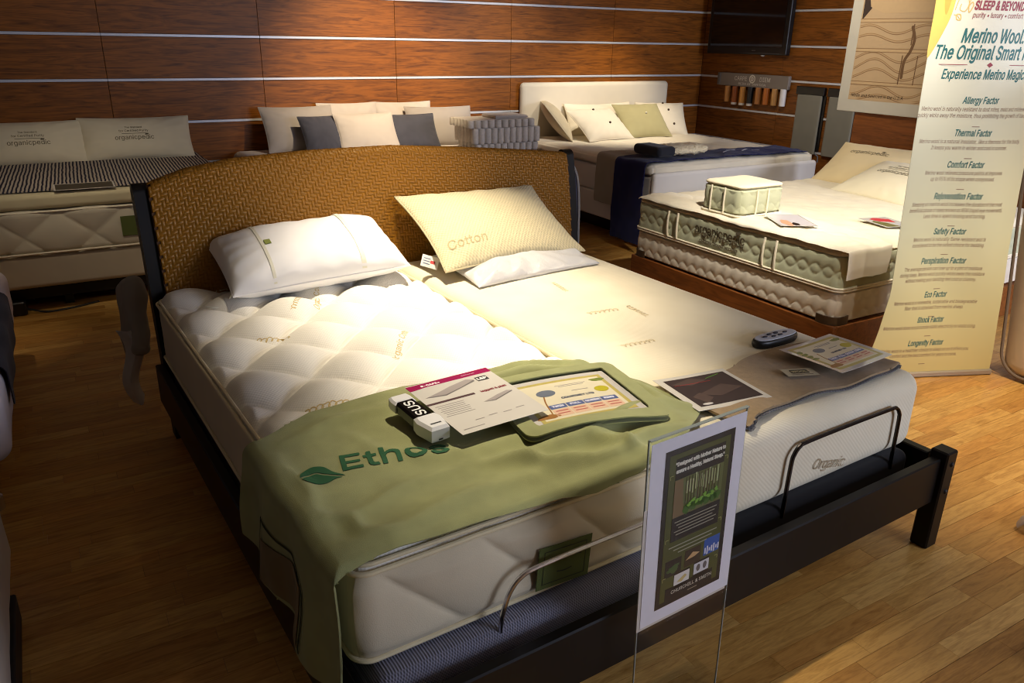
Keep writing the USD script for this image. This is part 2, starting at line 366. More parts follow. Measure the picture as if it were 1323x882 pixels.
# ================================================================ THE ROOM
XW, YW, XL, YF, HC = 5.9, 5.4, -3.4, -4.0, 2.85
walnut = [wood(f'walnut_{k}', lin(62, 31, 9), lin(146, 86, 26), (.45, 3., 5.5), spec=.25, rough=.42, scale=4.6, off=k*3.7) for k in range(3)]
walnut_y = [wood(f'walnut_y_{k}', lin(58, 30, 10), lin(132, 78, 26), (3., .45, 5.5), spec=.25, rough=.42, scale=4.6, off=k*3.7) for k in range(3)]
tones = [((148, 102, 42), (202, 156, 84)), ((140, 94, 36), (190, 142, 72)), ((158, 112, 50), (212, 168, 96)), ((128, 82, 30), (182, 132, 64)), ((150, 98, 38), (198, 146, 74))]
laminate = [wood(f'laminate_{k}', lin(*a), lin(*b), (1.1, 9, 3), rough=.36, scale=5, dist=1.4, spec=.45, off=k*5.3) for k, (a, b) in enumerate(tones)]
white_metal = mat('white_metal', lin(205, 205, 210), rough=.35, metallic=.2)
plaster = mat('plaster', lin(150, 140, 128), rough=.9, var=.04)
dark_gap = mat('dark_gap', lin(30, 18, 10), rough=.8)
black = mat('black_plastic', lin(16, 16, 18), rough=.4)
chrome = mat('chrome', lin(225, 225, 228), rough=.22, metallic=1.)
dark_chrome = mat('dark_chrome', lin(62, 58, 56), rough=.22, metallic=1.)

fl = thing('floor', None, None, kind='structure')
obj('subfloor', box(XL-.1, XW+.1, YF-.1, YW+.1, -.06, -.006), dark_gap, fl, smooth=False)
def seen(x, y):                               # floor that the photograph shows from near
    return (-.95 < x < .15 and .2 < y < 4.1) or (.55 < x < 3.75 and -.75 < y < 1.15 and not (x < 1.5 and y > .35)) or (2.2 < x < 3.4 and 2.6 < y < 3.9)
rest, npl = [[] for _ in laminate], 0
pr = random.Random(3); W_ = .0662
cand = []
for row in range(int((YW-YF)/W_)+1):
    y0 = YF + row*W_; x = XL - pr.random()*.5
    while x < XW:
        L_ = pr.choice([.3, .42, .48, .55, .62]); k = pr.choice([0, 0, 1, 1, 2, 3, 4])
        a, b = max(x, XL), min(x+L_, XW)
        if b-a > .02: cand.append((a+.0004, b-.0004, y0+.0004, min(y0+W_-(.0011 if row % 3 == 2 else .0004), YW), k, pr.random()*.0004))
        x += L_
near = sorted([c for c in cand if seen((c[0]+c[1])/2, (c[2]+c[3])/2)], key=lambda c: math.hypot((c[0]+c[1])/2-CAM[0], (c[2]+c[3])/2-CAM[1]))[:296]
nearset = set(near)
for c in cand:
    b = box(c[0], c[1], c[2], c[3], -.006, -.0004+c[5])
    if c in nearset: obj('plank', b, laminate[c[4]], fl, smooth=False)
    else: rest[c[4]].append(b)
for k, l in enumerate(rest): obj('far_planks', l, laminate[k], fl, smooth=False, kind='stuff')
ZS = [-.005+.31*k for k in range(10)]          # strip heights: 1.545 among them
def panelled(name, horizontal, seams, mats):
    w = thing(name, None, None, kind='structure')
    a0, a1 = seams[0], seams[-1]
    if horizontal: obj('backing', box(a0-.05, a1, YW+.016, YW+.1, 0, HC), dark_gap, w, smooth=False)
    else: obj('backing', box(XW+.016, XW+.1, a0, a1+.1, 0, HC), dark_gap, w, smooth=False)
    for i in range(len(seams)-1):
        s0, s1 = seams[i]+.0015, seams[i+1]-.0015
        for j in range(len(ZS)):
            z0, z1 = max(ZS[j]+.011, 0.), (min(ZS[j+1]-.011, HC) if j+1 < len(ZS) else HC)
            if z1-z0 < .02: continue
            m = box(s0, s1, YW, YW+.018, z0, z1, .0012) if horizontal else box(XW, XW+.018, s0, s1, z0, z1, .0012)
            obj('panel', m, mats[(i*2+j*5+i*j) % 3], w, smooth=False)
            if j:
                d = .006 + .0015*((i*3+j) % 2)
                m = box(s0-.001, s1+.001, YW-d, YW+.014, ZS[j]-.0095, ZS[j]+.0095, .002) if horizontal else box(XW-d, XW+.014, s0-.001, s1+.001, ZS[j]-.0095, ZS[j]+.0095, .002)
                obj('strip', m, white_metal, w, smooth=False)
panelled('wall_back', True, [XL, -2.15, -1.01, .13, 1.245, 2.38, 3.52, 4.69, XW], walnut)
panelled('wall_right', False, [YF, -2.9, -1.7, -.5, .7, 1.9, 3.1, 4.3, YW], walnut_y)
def structure(name, m, mt): single(name, m, mt, None, None, smooth=False, kind='structure')
structure('wall_left', box(XL-.1, XL, YF, YW+.1, 0, HC), plaster)
structure('wall_front', box(XL-.1, XW+.1, YF-.1, YF, 0, HC), plaster)
structure('ceiling', box(XL-.1, XW+.1, YF-.1, YW+.1, HC, HC+.1), plaster)

# ================================================================ THE BIG BED (own frame: x across, y to its headboard)
wenge = wood('wenge', lin(9, 7, 5), lin(17, 12, 9), (6, 6, .8), rough=.4, scale=5, spec=.22)
cane = usdkit.material(stage, '/World/Looks/cane', {'g': ('geometry', {}), 'r': ('rgb_ramp', {'ramp': [(0, lin(138, 92, 26)), (.35, lin(194, 140, 50)), (.75, lin(220, 168, 74)), (1, lin(236, 198, 112))]}), 'p': ('principled_bsdf', dict(roughness=.34, specular_ior_level=.4, specular_tint=(1., .85, .6)))},
                       [('g.random_per_island', 'r.fac'), ('r.color', 'p.base_color')], surface='p.BSDF')
cane_core = mat('cane_core', lin(74, 44, 16), rough=.8)
def ztop(x): return np.interp(x, [-.05, .03, .08, .2, .38, .70, 1.096, 1.456, 1.906, 2.05, 2.13], [1.0, 1.012, 1.032, 1.068, 1.094, 1.108, 1.108, 1.082, 1.042, 1.026, 1.01])
def yface(z): return 1.975 + .012*np.clip(z-.3, 0, 2) + .085*np.clip((z-.3)/.75, 0, 2)**2      # front of the headboard leans back
def hb(x, s, off):
    """headboard surface: s metres down from the crest (s < 0 goes over the roll to the back)"""
    R = .034; zt = ztop(x); zc = zt-R; yc = yface(zc)+R
    a = np.clip(s/R, -PI/2, PI/2)               # angle on the roll: front when a = +90
    y = np.where(s > R*PI/2, yface(zc-(s-R*PI/2))-off, np.where(s < -R*PI/2, yc+R+off, yc-(R+off)*np.sin(a)))
    z = np.where(s > R*PI/2, zc-(s-R*PI/2), np.where(s < -R*PI/2, zc-(-s-R*PI/2), zc+(R+off)*np.cos(a)))
    return np.stack([x, y, z], -1)
bed = thing('wooden_bed', 'large dark wood bed frame with an arched headboard of woven brown cane', 'bed', (0, -.16, 0), TH)
X, S = np.meshgrid(np.linspace(.05, 2.07, 60), np.linspace(-.35, .80, 60), indexing='ij')
P = hb(X, S, -.004).reshape(-1, 3); idx = np.arange(3600).reshape(60, 60)
q = np.stack([idx[:-1, :-1], idx[1:, :-1], idx[1:, 1:], idx[:-1, 1:]], -1).reshape(-1, 4)
obj('headboard_core', trimesh.Trimesh(P, np.vstack([q[:, [0, 2, 1]], q[:, [0, 3, 2]]]), process=False), cane_core, bed)
# twill of cane: horizontal floats over, vertical floats between, each row one step along
pt = .0138; V, kinds = [], []
sec = A([(-.5, 0.), (-.28, .8), (.28, .8), (.5, 0.)])
lng = A([(-.5, -.5), (-.36, .75), (0, 1.), (.36, .75), (.5, -.5)])
fq = []
for i in range(4):
    for j in range(3): fq.append((i*4+j, i*4+j+1, (i+1)*4+j+1, (i+1)*4+j))
fq = A(fq); ft = np.vstack([fq[:, [0, 1, 2]], fq[:, [0, 2, 3]]])
nrow, ncol = int(.82/pt), int(2.02/pt)
cr = random.Random(5)
for j in range(-9, nrow):
    for i in range(ncol):
        mir = i > ncol*.5+j*.12
        ph = (i - j) % 4 if mir else (i + j) % 4
        x, s = .05+(i+.5)*pt, (j+.5)*pt
        if ph == 0:   # horizontal float covers two columns
            pts = [(x+pt*.5+l*pt*2.4, s+c*pt*.98, .0046*hh*lh) for l, lh in lng for c, hh in sec]
        elif ph == (3 if mir else 2):
            pts = [(x+c*pt*.98, s+pt*.5+l*pt*2.4, .0046*hh*lh) for l, lh in lng for c, hh in sec]
        elif abs(i-(ncol*.5+j*.12)) < 1.1:
            pts = [(x+c*pt*.98, s+l*pt*1.5, .0040*hh*lh) for l, lh in lng for c, hh in sec]
        else: continue
        p = A(pts); p[:, 0] = np.clip(p[:, 0], .054, 2.068)
        V.append(p); kinds.append(0 if ph == 0 else 1)
n_ = len(V); V = np.vstack(V)
Fall = (ft[None]+20*np.arange(n_)[:, None, None]).reshape(-1, 3)
Pw = np.zeros_like(V)
for a in range(0, len(V), 40000):
    b = V[a:a+40000]; Pw[a:a+40000] = hb(b[:, 0], b[:, 1], b[:, 2])
tri = trimesh.Trimesh(Pw, Fall, process=False)
# all floats of one direction turn the same way: make their faces look out of the headboard
kind_ = np.repeat(A(kinds), len(ft)); fnrm = tri.face_normals; F2 = tri.faces.copy()
for kd in (0, 1):
    sel = kind_ == kd
    if fnrm[sel & (tri.triangles_center[:, 2] < .9), 1].mean() > 0: F2[sel] = F2[sel][:, ::-1]
obj('woven_cane', trimesh.Trimesh(Pw, F2, process=False), cane, bed, smooth=True, kind='stuff', label='glossy brown herringbone cane weave')
def post(x0, x1, zt, y_off=0.):
    zz = np.linspace(0, zt-.035, 24); R = .036
    yf = lambda z: np.where(z < .6, 1.925+.085*(z/.6)+0*z, 1.0*yface(z)-.008+ (2.01-(yface(.6)-.008)))
    fr = np.stack([yf(zz), zz], 1); yc = fr[-1, 0]+R
    arc = [(yc-R*math.cos(t), zt-.035+R*math.sin(t)) for t in np.linspace(0, PI, 12)[1:-1]]
    bk = np.stack([fr[::-1, 0]+2*R, zz[::-1]], 1)
    m = trimesh.creation.extrude_polygon(Polygon(np.vstack([fr, A(arc), bk])), x1-x0, engine='earcut')
    v = A(m.vertices); return trimesh.Trimesh(np.stack([v[:, 2]+x0, v[:, 0], v[:, 1]], 1), m.faces[:, ::-1]*1, process=False)
def fixw(m):
    m = trimesh.Trimesh(m.vertices, m.faces, process=True); trimesh.repair.fix_normals(m); return m
obj('headboard_post', fixw(post(.0, .056, 1.022)), wenge, bed, smooth=25)
obj('headboard_post', fixw(post(2.066, 2.122, 1.035)), wenge, bed, smooth=25)
obj('side_rail', box(-.035, -.003, -.10, 1.94, .175, .335, .004), wenge, bed, smooth=False)
obj('side_rail', box(1.955, 1.99, -.10, 1.99, .175, .335, .004), wenge, bed, smooth=False)
obj('back_rail', box(-.003, 2.07, 1.955, 1.985, .175, .30, .004), wenge, bed, smooth=False)
obj('foot_rail', box(-.03, 1.955, -.150, -.118, .175, .338, .004), wenge, bed, smooth=False)
lg = obj('leg', box(1.946, 2.006, -.168, -.108, 0, .362, .005), wenge, bed, smooth=False)
obj('leg', box(-.06, 0., -.168, -.108, 0, .362, .005), wenge, bed, smooth=False)
for zz in (.315, .215):
    obj('bolt', rot(lathe([(0, .006), (.006, .005), (.009, .002), (.0095, 0), (0, 0)], 16), 90, 0, 0, (1.982, -.168, zz)), black, lg)
obj('slat', [box(.0, 1.955, y, y+.06, .178, .196, .003) for y in (.2, .6, 1., 1.4, 1.8)], wenge, bed, smooth=False)

# adjustable bases
mesh_grey = knit('mesh_grey', lin(142, 142, 160), .0068, .0068, axes=('x', 'z'), strength=.8, dark=.45)
base_black = fabric('base_black', lin(18, 17, 20), var=.1)
b1 = thing('adjustable_bed', 'grey mesh covered adjustable bed base under the quilted mattress', 'bed base', (.48, .9, .2), TH)
obj('base_body', rbox(.02, 1.02, -.075, 1.93, .197, .332, .05, .06), mesh_grey, b1)
b2 = thing('adjustable_bed', 'black adjustable bed base under the smooth cream mattress', 'bed base', (1.45, .9, .2), TH)
obj('base_body', rbox(1.03, 1.925, -.06, 1.93, .197, .332, .03, .06), base_black, b2)
barp = lambda xa, xb, z0, zt, R, y: smoothpath([(xa, y, z0), (xa+.002, y, z0+.05), (xa+.006, y, zt-R), (xa+.25*R, y, zt-.45*R), (xa+.6*R, y, zt-.1*R), (xa+R*1.2, y, zt), ((xa+xb)/2, y, zt+.002), (xb-R*1.2, y, zt), (xb-.6*R, y, zt-.1*R), (xb-.25*R, y, zt-.45*R), (xb-.006, y, zt-R), (xb-.002, y, z0+.05), (xb, y, z0)], 6)
obj('retainer_bar', tube(barp(.333, .90, .30, .462, .09, -.048), .006, 10), chrome, b1, label='shiny chrome mattress retainer bar')
obj('retainer_bar', tube(barp(1.283, 1.812, .30, .528, .055, -.06), .0062, 10), dark_chrome, b2, label='dark metal mattress retainer bar')

# left mattress: quilted pillow top
CR = lin(232, 224, 206)
quilt_cloth = knit('quilt_cloth', lin(238, 233, 220), .0105, .0105, strength=.38, dist=.0016, dark=.90)
border_cloth = fabric('border_cloth', lin(206, 194, 166), var=.04)
tape_cloth = fabric('tape_cloth', lin(222, 208, 170), var=.05, bscale=900)
tag_green = fabric('tag_green', lin(88, 98, 48), var=.12)
ZL, LE = .574, .07
def top_left(x, y):
    e = np.clip(np.minimum(np.minimum(x-.012, .953+LE-x), np.minimum(y+.0, 2.0-y))/.05, 0, 1)
    return ZL - .012*(1-e)**2 + .046*quilt_diamond(x, y, .112, 1.446, .314, .331, .6)*np.minimum(e*1.5, 1) + .006*e
ml = thing('mattress', 'cream diamond-quilted pillow-top mattress on the left half of the big bed', 'mattress', (.48, 1., .335), TH)
def d_border(P, N):
    front = (N[:, 1] < -.6); x, z = P[:, 0], P[:, 2]
    k = np.where(front, .020*((np.abs(np.sin(PI*((x-.05)/.24+(z-.335)/.24))))**.45)*np.clip(np.minimum(z-.35, .56-z)/.03, 0, 1), 0)
    side = N[:, 0] < -.6
    return k + np.where(side, .004*nz(P, 9., 2), 0)
obj('border', rbox(.012, .955+LE, 0., 2.0, .335, .572, (.045, .045, .018), (.009, .03, .008), d_border), border_cloth, ml)
U, Vv = np.meshgrid(np.linspace(0, 1, 131), np.linspace(0, 1, 265), indexing='ij')
def rr_pt(u, v):                               # rounded-corner rectangle grid
    x = .018+(.931+LE)*u; y = .006+1.988*v
    cx, cy = np.clip(x, .063, .904+LE), np.clip(y, .051, 1.949)
    dx, dy = (x-cx)/.045, (y-cy)/.045; m = np.maximum(np.abs(dx), np.abs(dy)); r_ = np.hypot(dx, dy)
    k = np.where(r_ > 1e-9, m/np.maximum(r_, 1e-9), 1)
    return cx+dx*k*.045, cy+dy*k*.045
gx, gy = rr_pt(U, Vv); gz = top_left(gx, gy)
idx = np.arange(gx.size).reshape(gx.shape); q = np.stack([idx[:-1, :-1], idx[1:, :-1], idx[1:, 1:], idx[:-1, 1:]], -1).reshape(-1, 4)
rimi = np.concatenate([idx[:, 0], idx[-1, 1:], idx[-2::-1, -1], idx[0, -2:0:-1]])
P = np.stack([gx.ravel(), gy.ravel(), gz.ravel()], 1); low = P[rimi].copy(); low[:, 2] = .562
nr = len(rimi); a_ = np.arange(nr); b_ = (a_+1) % nr; o_ = len(P)
sk = np.vstack([np.stack([rimi[a_], a_+o_, b_+o_], 1), np.stack([rimi[a_], b_+o_, rimi[b_]], 1)])
obj('quilted_top', trimesh.Trimesh(np.vstack([P, low]), np.vstack([q[:, [0, 1, 2]], q[:, [0, 2, 3]], sk]), process=False), quilt_cloth, ml, smooth=60)
def loop(x0, x1, y0, y1, z, r_, rad=.045, wob=0., seed=0):
    o = rrect(x0, x1, y0, y1, rad, 6, .04); w = nz(np.c_[o, np.zeros(len(o))], 5, seed)*wob
    return tube(np.c_[o, z+w], r_, 8, True)
obj('piping', loop(.009, .958+LE, -.004, 2.004, .571, .0062, wob=.006), tape_cloth, ml)
obj('piping', loop(.018, .949+LE, .006, 1.994, .584, .0055, wob=.006, seed=1), tape_cloth, ml)
obj('piping', loop(.009, .958+LE, -.004, 2.004, .350, .006), tape_cloth, ml)
lab = Sheet((.525, -.0255, .4225), (1, 0, -.07), (0, 0, 1))
lb = obj('green_label', lab.plate(.155, .115, .002), tag_green, ml, label='dark green stitched cloth label')
obj('stitching', [lab.put(frame2(0, 0, .125, .09, .0022)), lab.put(union_all([stroke([(-.045, .012), (-.02, .016), (0, .012), (.03, .016), (.047, .013)], .003), stroke([(-.02, -.018), (0, -.021), (.022, -.018)], .003)]))], ink(lin(30, 36, 16)), lb)
# script woven into the quilt
def on_left(x, y, z): return np.stack([x, y, top_left(x, y)+z+.0004], -1)
def decal(shape, fn, h=.0004, sub=.03):
    m = extr(shape, h); v, f = trimesh.remesh.subdivide_to_size(m.vertices, m.faces, sub)
    return trimesh.Trimesh(fn(v[:, 0], v[:, 1], v[:, 2]), f, process=False)
script_ink = ink(lin(205, 180, 120), .9)
def script(n, w, h, seed):                     # looping embroidered handwriting
    g = random.Random(seed); P = []
    for k in range(n*6):
        t = k/6; P.append((t*w/n+.35*w/n*math.sin(2*PI*t), h*(.5+.5*math.sin(2*PI*t+1.2))*g.uniform(.8, 1.1)))
    return LineString(smoothpath(P, 4)).buffer(.0014)
for (x, y, a) in ((.63, 1.04, 55), (.42, 1.53, 60), (.2, 1.33, -20), (.17, .71, -15), (.56, 1.66, 70)):
    obj('embroidery', decal(at(text('Organic Cotton', .022, .2, 1.15, res=30), x, y, a), on_left) if abs(a) > 30 and x > .5 else decal(at(script(7, .13, .018, int(x*100)), x, y, a), on_left), script_ink, ml)

# right mattress: smooth knit
knit_mix = usdkit.material(stage, '/World/Looks/knit_smooth', {
    't': ('texture_coordinate', {}), 'w': ('wave_texture', dict(wave_type='bands', bands_direction='diagonal', scale=46., distortion=.8, detail=1.)), 'v': ('voronoi_texture', dict(scale=150.)),
    'ad': ('math', dict(math_type='multiply_add', value2=.5)), 'b': ('bump', dict(strength=.26, distance=.0014)), 'n': ('noise_texture', dict(scale=5.)), 'r': ('rgb_ramp', {'ramp': [(.3, lin(222, 212, 184)), (.7, lin(230, 221, 195))]}),
    'p': ('principled_bsdf', dict(roughness=.92, specular_ior_level=.2, sheen_weight=.15))},
    [('t.object', 'w.vector'), ('t.object', 'v.vector'), ('t.object', 'n.vector'), ('v.distance', 'ad.value1'), ('w.fac', 'ad.value3'), ('ad.value', 'b.height'), ('b.normal', 'p.normal'), ('n.fac', 'r.fac'), ('r.color', 'p.base_color')], surface='p.BSDF')
mr = thing('mattress', 'smooth cream knit-covered mattress on the right half of the big bed', 'mattress', (1.45, 1., .335), TH)
RX0, RX1, RY0, RY1, RZ, RR = 1.034, 1.945, -.045, 2.0, .600, .062
obj('cover', rbox(RX0, RX1, RY0, RY1, .335, RZ, (.055, .055, RR), .03, lambda P, N: .004*nz(P, 4., 3)), knit_mix, mr)
def top_right(x, y):
    d = np.minimum(np.minimum(x-RX0, RX1-x)/.055, np.minimum(y-RY0, RY1-y)/.055); d = np.clip(d, 0.02, 1)
    return RZ - RR*(1-np.sqrt(np.maximum(1-(1-d)**2, 0)))
foot = Sheet((1.49, RY0-.0035, .395), (1, 0, -.04), (0, 0, 1))
obj('embroidery', foot.put(at(text('Organic', .034, .25, .95, res=44), 0, 0, -10)), ink(lin(172, 154, 124), .9), mr)
on_right = lambda x, y, z: np.stack([x, y, top_right(x, y)+z+.003], -1)
for (x, y, a) in ((1.47, 1.22, 80), (1.36, .95, -8), (1.25, .62, -5), (1.55, .82, 84)):
    obj('embroidery', decal(at(script(7, .14, .02, int(x*100)), x, y, a), on_right), ink(lin(206, 190, 150), .95), mr)

# ---------------------------------------------------------------- what lies on the big bed
SAGE = lin(112, 120, 72)
blanket_cloth = fabric('blanket_cloth', lin(144, 147, 100), var=.12, vscale=14, bump=.5, bscale=700)
def bend(a, R):
    """arc length past an edge -> (outward, down)"""
    t = np.clip(a/R, 0, PI/2); ex = np.maximum(a-R*PI/2, 0)
    return np.where(a > 0, R*np.sin(t), 0), np.where(a > 0, R*(1-np.cos(t))+ex, 0)
RIDGES = [((.15, .30), (.62, .20), .012, .030), ((.50, .11), (1.0, .20), .034, .032), ((.55, .03), (.98, .06), .026, .026), ((.62, .585), (.95, .50), .030, .026), ((.66, .635), (1.02, .53), .022, .018), ((.42, .17), (.62, .04), .022, .022), ((.72, .12), (.80, -.02), .020, .022),
          ((.02, .03), (.62, .07), .016, .030), ((.05, .52), (.42, .58), .012, .028), ((.08, .14), (.45, .20), .009, .02), ((.97, .42), (1.08, .16), .020, .026), ((.18, .47), (.30, .25), .007, .02), ((.01, .45), (.01, .1), .010, .02), ((.10, .02), (.02, .16), .012, .02)]
def ridge(x, y):
    z = 0
    for (ax, ay), (bx, by), h, w in RIDGES:
        dx, dy = bx-ax, by-ay; L2 = dx*dx+dy*dy
        t = np.clip(((x-ax)*dx+(y-ay)*dy)/L2, 0, 1)
        wob = .012*np.sin(t*9+ax*20)
        d = np.hypot(x-ax-t*dx-wob*dy/math.sqrt(L2), y-ay-t*dy+wob*dx/math.sqrt(L2))
        z = z + h*np.exp(-(d/w)**2)*np.sin(PI*np.clip(t*.9+.05, 0, 1))**.5
    return z
def blanket_z(x, y):
    p = np.stack([x, y, np.zeros_like(x)], -1)
    base = .628 - .018/(1+np.exp(-(x-1.04)/.02))
    return base + ridge(x, y) + .013*np.maximum(nz(p, 4., 11), -.1) + .004*nz(p, 13., 12)
def blanket(s, t, lift=0.):
    ox, dx = bend(-s, .035); oy, dy = bend(-t-.0, .03)
    x = np.where(s < 0, -.006-ox, s); y = np.where(t < 0, -.008-oy, t)
    z = blanket_z(np.maximum(x, 0), np.maximum(y, 0)) - np.maximum(dx, dy)
    hang = np.clip(-s/.3, 0, 1)
    p = np.stack([np.zeros_like(x), t, s*.4], -1)
    x = x - hang*(.016+.016*np.sin(t*23+s*4)+.06*nz(p, 6., 4))
    return np.stack([x, y, z+lift], -1)
outline = [(0, .557), (.155, .637), (.30, .652), (.443, .664), (.65, .625), (.873, .60), (1.016, .521), (1.09, .36), (1.107, .205), (1.1, .121), (.95, .02), (.734, -.045), (.6, -.055), (.5, -.035), (.268, -.02), (.06, -.02), (0, -.03), (-.05, -.05), (-.2, -.045), (-.36, -.035), (-.345, .22), (-.33, .42), (-.30, .60), (-.15, .585)]
bl = single('blanket', cloth(Polygon(outline), .0095, blanket, .004), blanket_cloth, 'sage green blanket with a leaf emblem draped over the foot corner of the big bed', 'blanket', (.4, .3, .6), TH, smooth=60)
def on_blanket(x, y, z):
    P = blanket(x, y, (z+.0014)*(x > -.03)); P[..., 0] -= np.clip(-x/.05, 0, 1)*(z+.0022); return P
LEAF = ink(lin(18, 82, 44), .8)
leaf = Polygon(smoothpath([(0, -.002), (.004, .03), (.028, .055), (.055, .05), (.074, .022), (.098, -.004), (.075, -.010), (.052, -.024), (.022, -.022)], 8, True))
obj('patch', decal(Polygon([(-.205, .405), (-.158, .12), (-.318, .13), (-.325, .41)]), on_blanket, .001, .02), fabric('patch_tan', lin(112, 96, 62), var=.1), bl, smooth=False, label='tan cloth patch sewn on the hanging side')
obj('seam', decal(union_all([stroke([(-.15, .405), (-.155, .30), (-.15, .115), (-.32, .118)], .005), stroke([(-.15, .405), (-.325, .42)], .004)]), on_blanket, .0012, .015), ink(lin(48, 56, 30), .9), bl, smooth=False)
vein = LineString(smoothpath([(-.01, -.014), (.012, .012), (.035, .026), (.055, .014), (.10, -.008)], 8)).buffer(.0035)
obj('leaf_emblem', decal(at(leaf.difference(vein), .020, .305, -12), on_blanket, .0006, .012), LEAF, bl, smooth=False)
obj('lettering', decal(at(text('Ethos', .074, 0, 1.0, .5, 60, align='l'), .118, .303, -14), on_blanket, .0006, .012), LEAF, bl, smooth=False)

# bulky white handset with a black grip
hz = .660
white_plastic = mat('white_plastic', lin(222, 222, 220), rough=.35, spec=.5)
hs = thing('handset', 'white remote handset with a glossy black middle, lying across the green blanket lettering', 'remote control', (.36, .40, .62), TH)
hs_fn = Sheet((.362, .405, hz), (1, .06, .0), (-.06, 1, .03))
def solid(prof, h, z0=0., r=.004):             # bevelled slab from a flat outline
    g = prof; parts = [extr(g.buffer(-r), h)]; m = trimesh.util.concatenate([rotz for rotz in parts]); 
    a = A(extr(g, h-2*r).vertices); mm = extr(g, h-2*r); mm.apply_translation((0, 0, r)); 
    ch = trimesh.convex.convex_hull(np.vstack([m.vertices, mm.vertices])) if g.equals(g.convex_hull) or g.convex_hull.area-g.area < 1e-6 else trimesh.util.concatenate([m, mm])
    ch.apply_translation((0, 0, z0)); return ch
far = Polygon([(-.026, .105), (.026, .105), (.031, .085), (.031, .06), (-.031, .06), (-.031, .085)])
neare = Polygon([(-.031, -.035), (.031, -.035), (.036, -.060), (.026, -.115), (-.026, -.115), (-.036, -.060)])
mid = Polygon([(-.027, .068), (.027, .068), (.029, -.045), (-.029, -.045)])
obj('far_cap', mapped(solid(far, .034, -.012, .006), hs_fn), white_plastic, hs)
obj('near_cap', mapped(solid(neare, .044, -.018, .007), hs_fn), white_plastic, hs)
gp = obj('grip', mapped(solid(mid, .034, -.012, .006), hs_fn), mat('gloss_black', lin(14, 12, 12), rough=.12), hs)
up_fn = Sheet(hs_fn(A(0.), A(.012), A(.0222)), hs_fn.e2, -hs_fn.e1)
obj('lettering', up_fn.put(at(text('SUS', .027, 0, 1.15, .5, 44), 0, -.0135)), ink(lin(225, 225, 220)), gp, smooth=False)
end_fn = Sheet(hs_fn(A(0.), A(-.1155), A(.004)), hs_fn.e1, hs_fn.n)
top_fn = Sheet(hs_fn(A(0.), A(-.08), A(.0262)), hs_fn.e1, hs_fn.e2)
obj('marking', [top_fn.put(rect(0, -.012, .030, .005)), end_fn.put(rect(0, -.012, .012, .004))], ink(lin(40, 40, 42)), hs, smooth=False)

paper = mat('paper', lin(206, 200, 190), rough=.45, spec=.4)
gloss_paper = mat('gloss_paper', lin(210, 206, 196), rough=.12, spec=.6, coat=.4)
INKD, INKG = ink(lin(52, 46, 46)), ink(lin(140, 134, 128))
# flyer
fy = thing('flyer', 'white printed flyer with a crimson top band, lying on the green blanket', 'flyer', (.53, .4, .63), TH)
FS = Sheet((.533, .402, .672), (1, .02, -.035), (0, 1, .02), lambda x, y: .010*np.sin(4*(x+.05))*1.+.0*y)
obj('sheet', FS.plate(.262, .310, .0012, 16), gloss_paper, fy)
obj('header_band', FS.put(Polygon([(-.131, .150), (.131, .155), (.131, .127), (-.075, .127), (-.131, .120)])), ink(lin(150, 22, 78), .25), fy, smooth=False)
obj('lettering', [FS.put(at(text('S-CAPE+', .0085, .1, 1.1, True), -.062, .132), 2), FS.put(at(text('ADJUSTABLE BASE', .0035, 0, 1.), .06, .138), 2)], ink(lin(235, 225, 225)), fy, smooth=False)
bedpic = lambda sc: union_all([Polygon([(-.085*sc, -.012*sc), (-.03*sc, -.024*sc), (.03*sc, .0), (.08*sc, .022*sc), (.06*sc, .034*sc), (.0, .018*sc), (-.03*sc, .006*sc)])])
obj('picture', [FS.put(at(bedpic(1.05), -.025, .078)), FS.put(at(bedpic(.62), .062, -.022))], ink(lin(150, 142, 138)), fy, smooth=False)
obj('picture_shadow', [FS.put(at(Polygon([(-.085, -.012), (-.03, -.024), (.08, .014), (.08, .022), (.03, 0), (-.03, -.019)]), -.025, .078), 2), FS.put(at(Polygon([(-.05, -.01), (-.02, -.016), (.05, .01), (.05, .014), (-.02, -.012)]), .062, -.022), 2)], ink(lin(104, 98, 96)), fy, smooth=False)
lines = [rect(-.075, .006-.010*k, .085-.006*(k % 3), .0022) for k in range(7)]
obj('small_print', [FS.put(union_all(lines+[rect(-.05+.042*k, -.105+.004*(k % 2), .026, .003) for k in range(4)]+[rect(-.085, -.135, .06, .003)]))], INKG, fy, smooth=False)
obj('rule', [FS.put(rect(-.058, .026, .145, .010))], ink(lin(62, 22, 30)), fy, smooth=False)
obj('lettering', FS.put(at(text('leggett & platt', .009, 0, 1., True), .075, .022)), ink(lin(120, 34, 44)), fy, smooth=False)
lgx = obj('logo', FS.put(rect(.082, .098, .036, .026)), ink(lin(22, 20, 22)), fy, smooth=False)
obj('lettering', FS.put(at(text('L&P', .012, 0, 1., True), .082, .092), 2), ink(lin(225, 222, 215)), lgx, smooth=False)

# green folded case with a certificate card
pc = thing('fabric_case', 'green fabric case with a window, open along its lower edge, right of the flyer', 'fabric case', (.78, .3, .62), TH)
PS = Sheet((.785, .300, .652), (1, -.16, 0), (.16, 1, .03), lambda x, y: .010*np.cos(6*x)+.014*np.exp(-((y+.16)/.04)**2)*np.cos(9*x+.6))
win = rect(0, .005, .335, .262)
ring = rect(0, 0, .425, .345, .03).difference(win)
def case_layer(z): 
    return cloth(ring, .008, lambda x, y: PS(x, y, z+.003*nz(np.stack([x, y, 0*x], -1), 14, 5)), .004)
obj('back_panel', cloth(rect(0, 0, .425, .345, .03), .015, lambda x, y: PS(x, y, 0*x-.010), .003), blanket_cloth, pc, smooth=60)
obj('front_panel', case_layer(.004), blanket_cloth, pc, smooth=60)
cv = thing('certificate_card', 'laminated price card with a blue seal inside the green fabric case', 'card', (.78, .3, .63), TH)
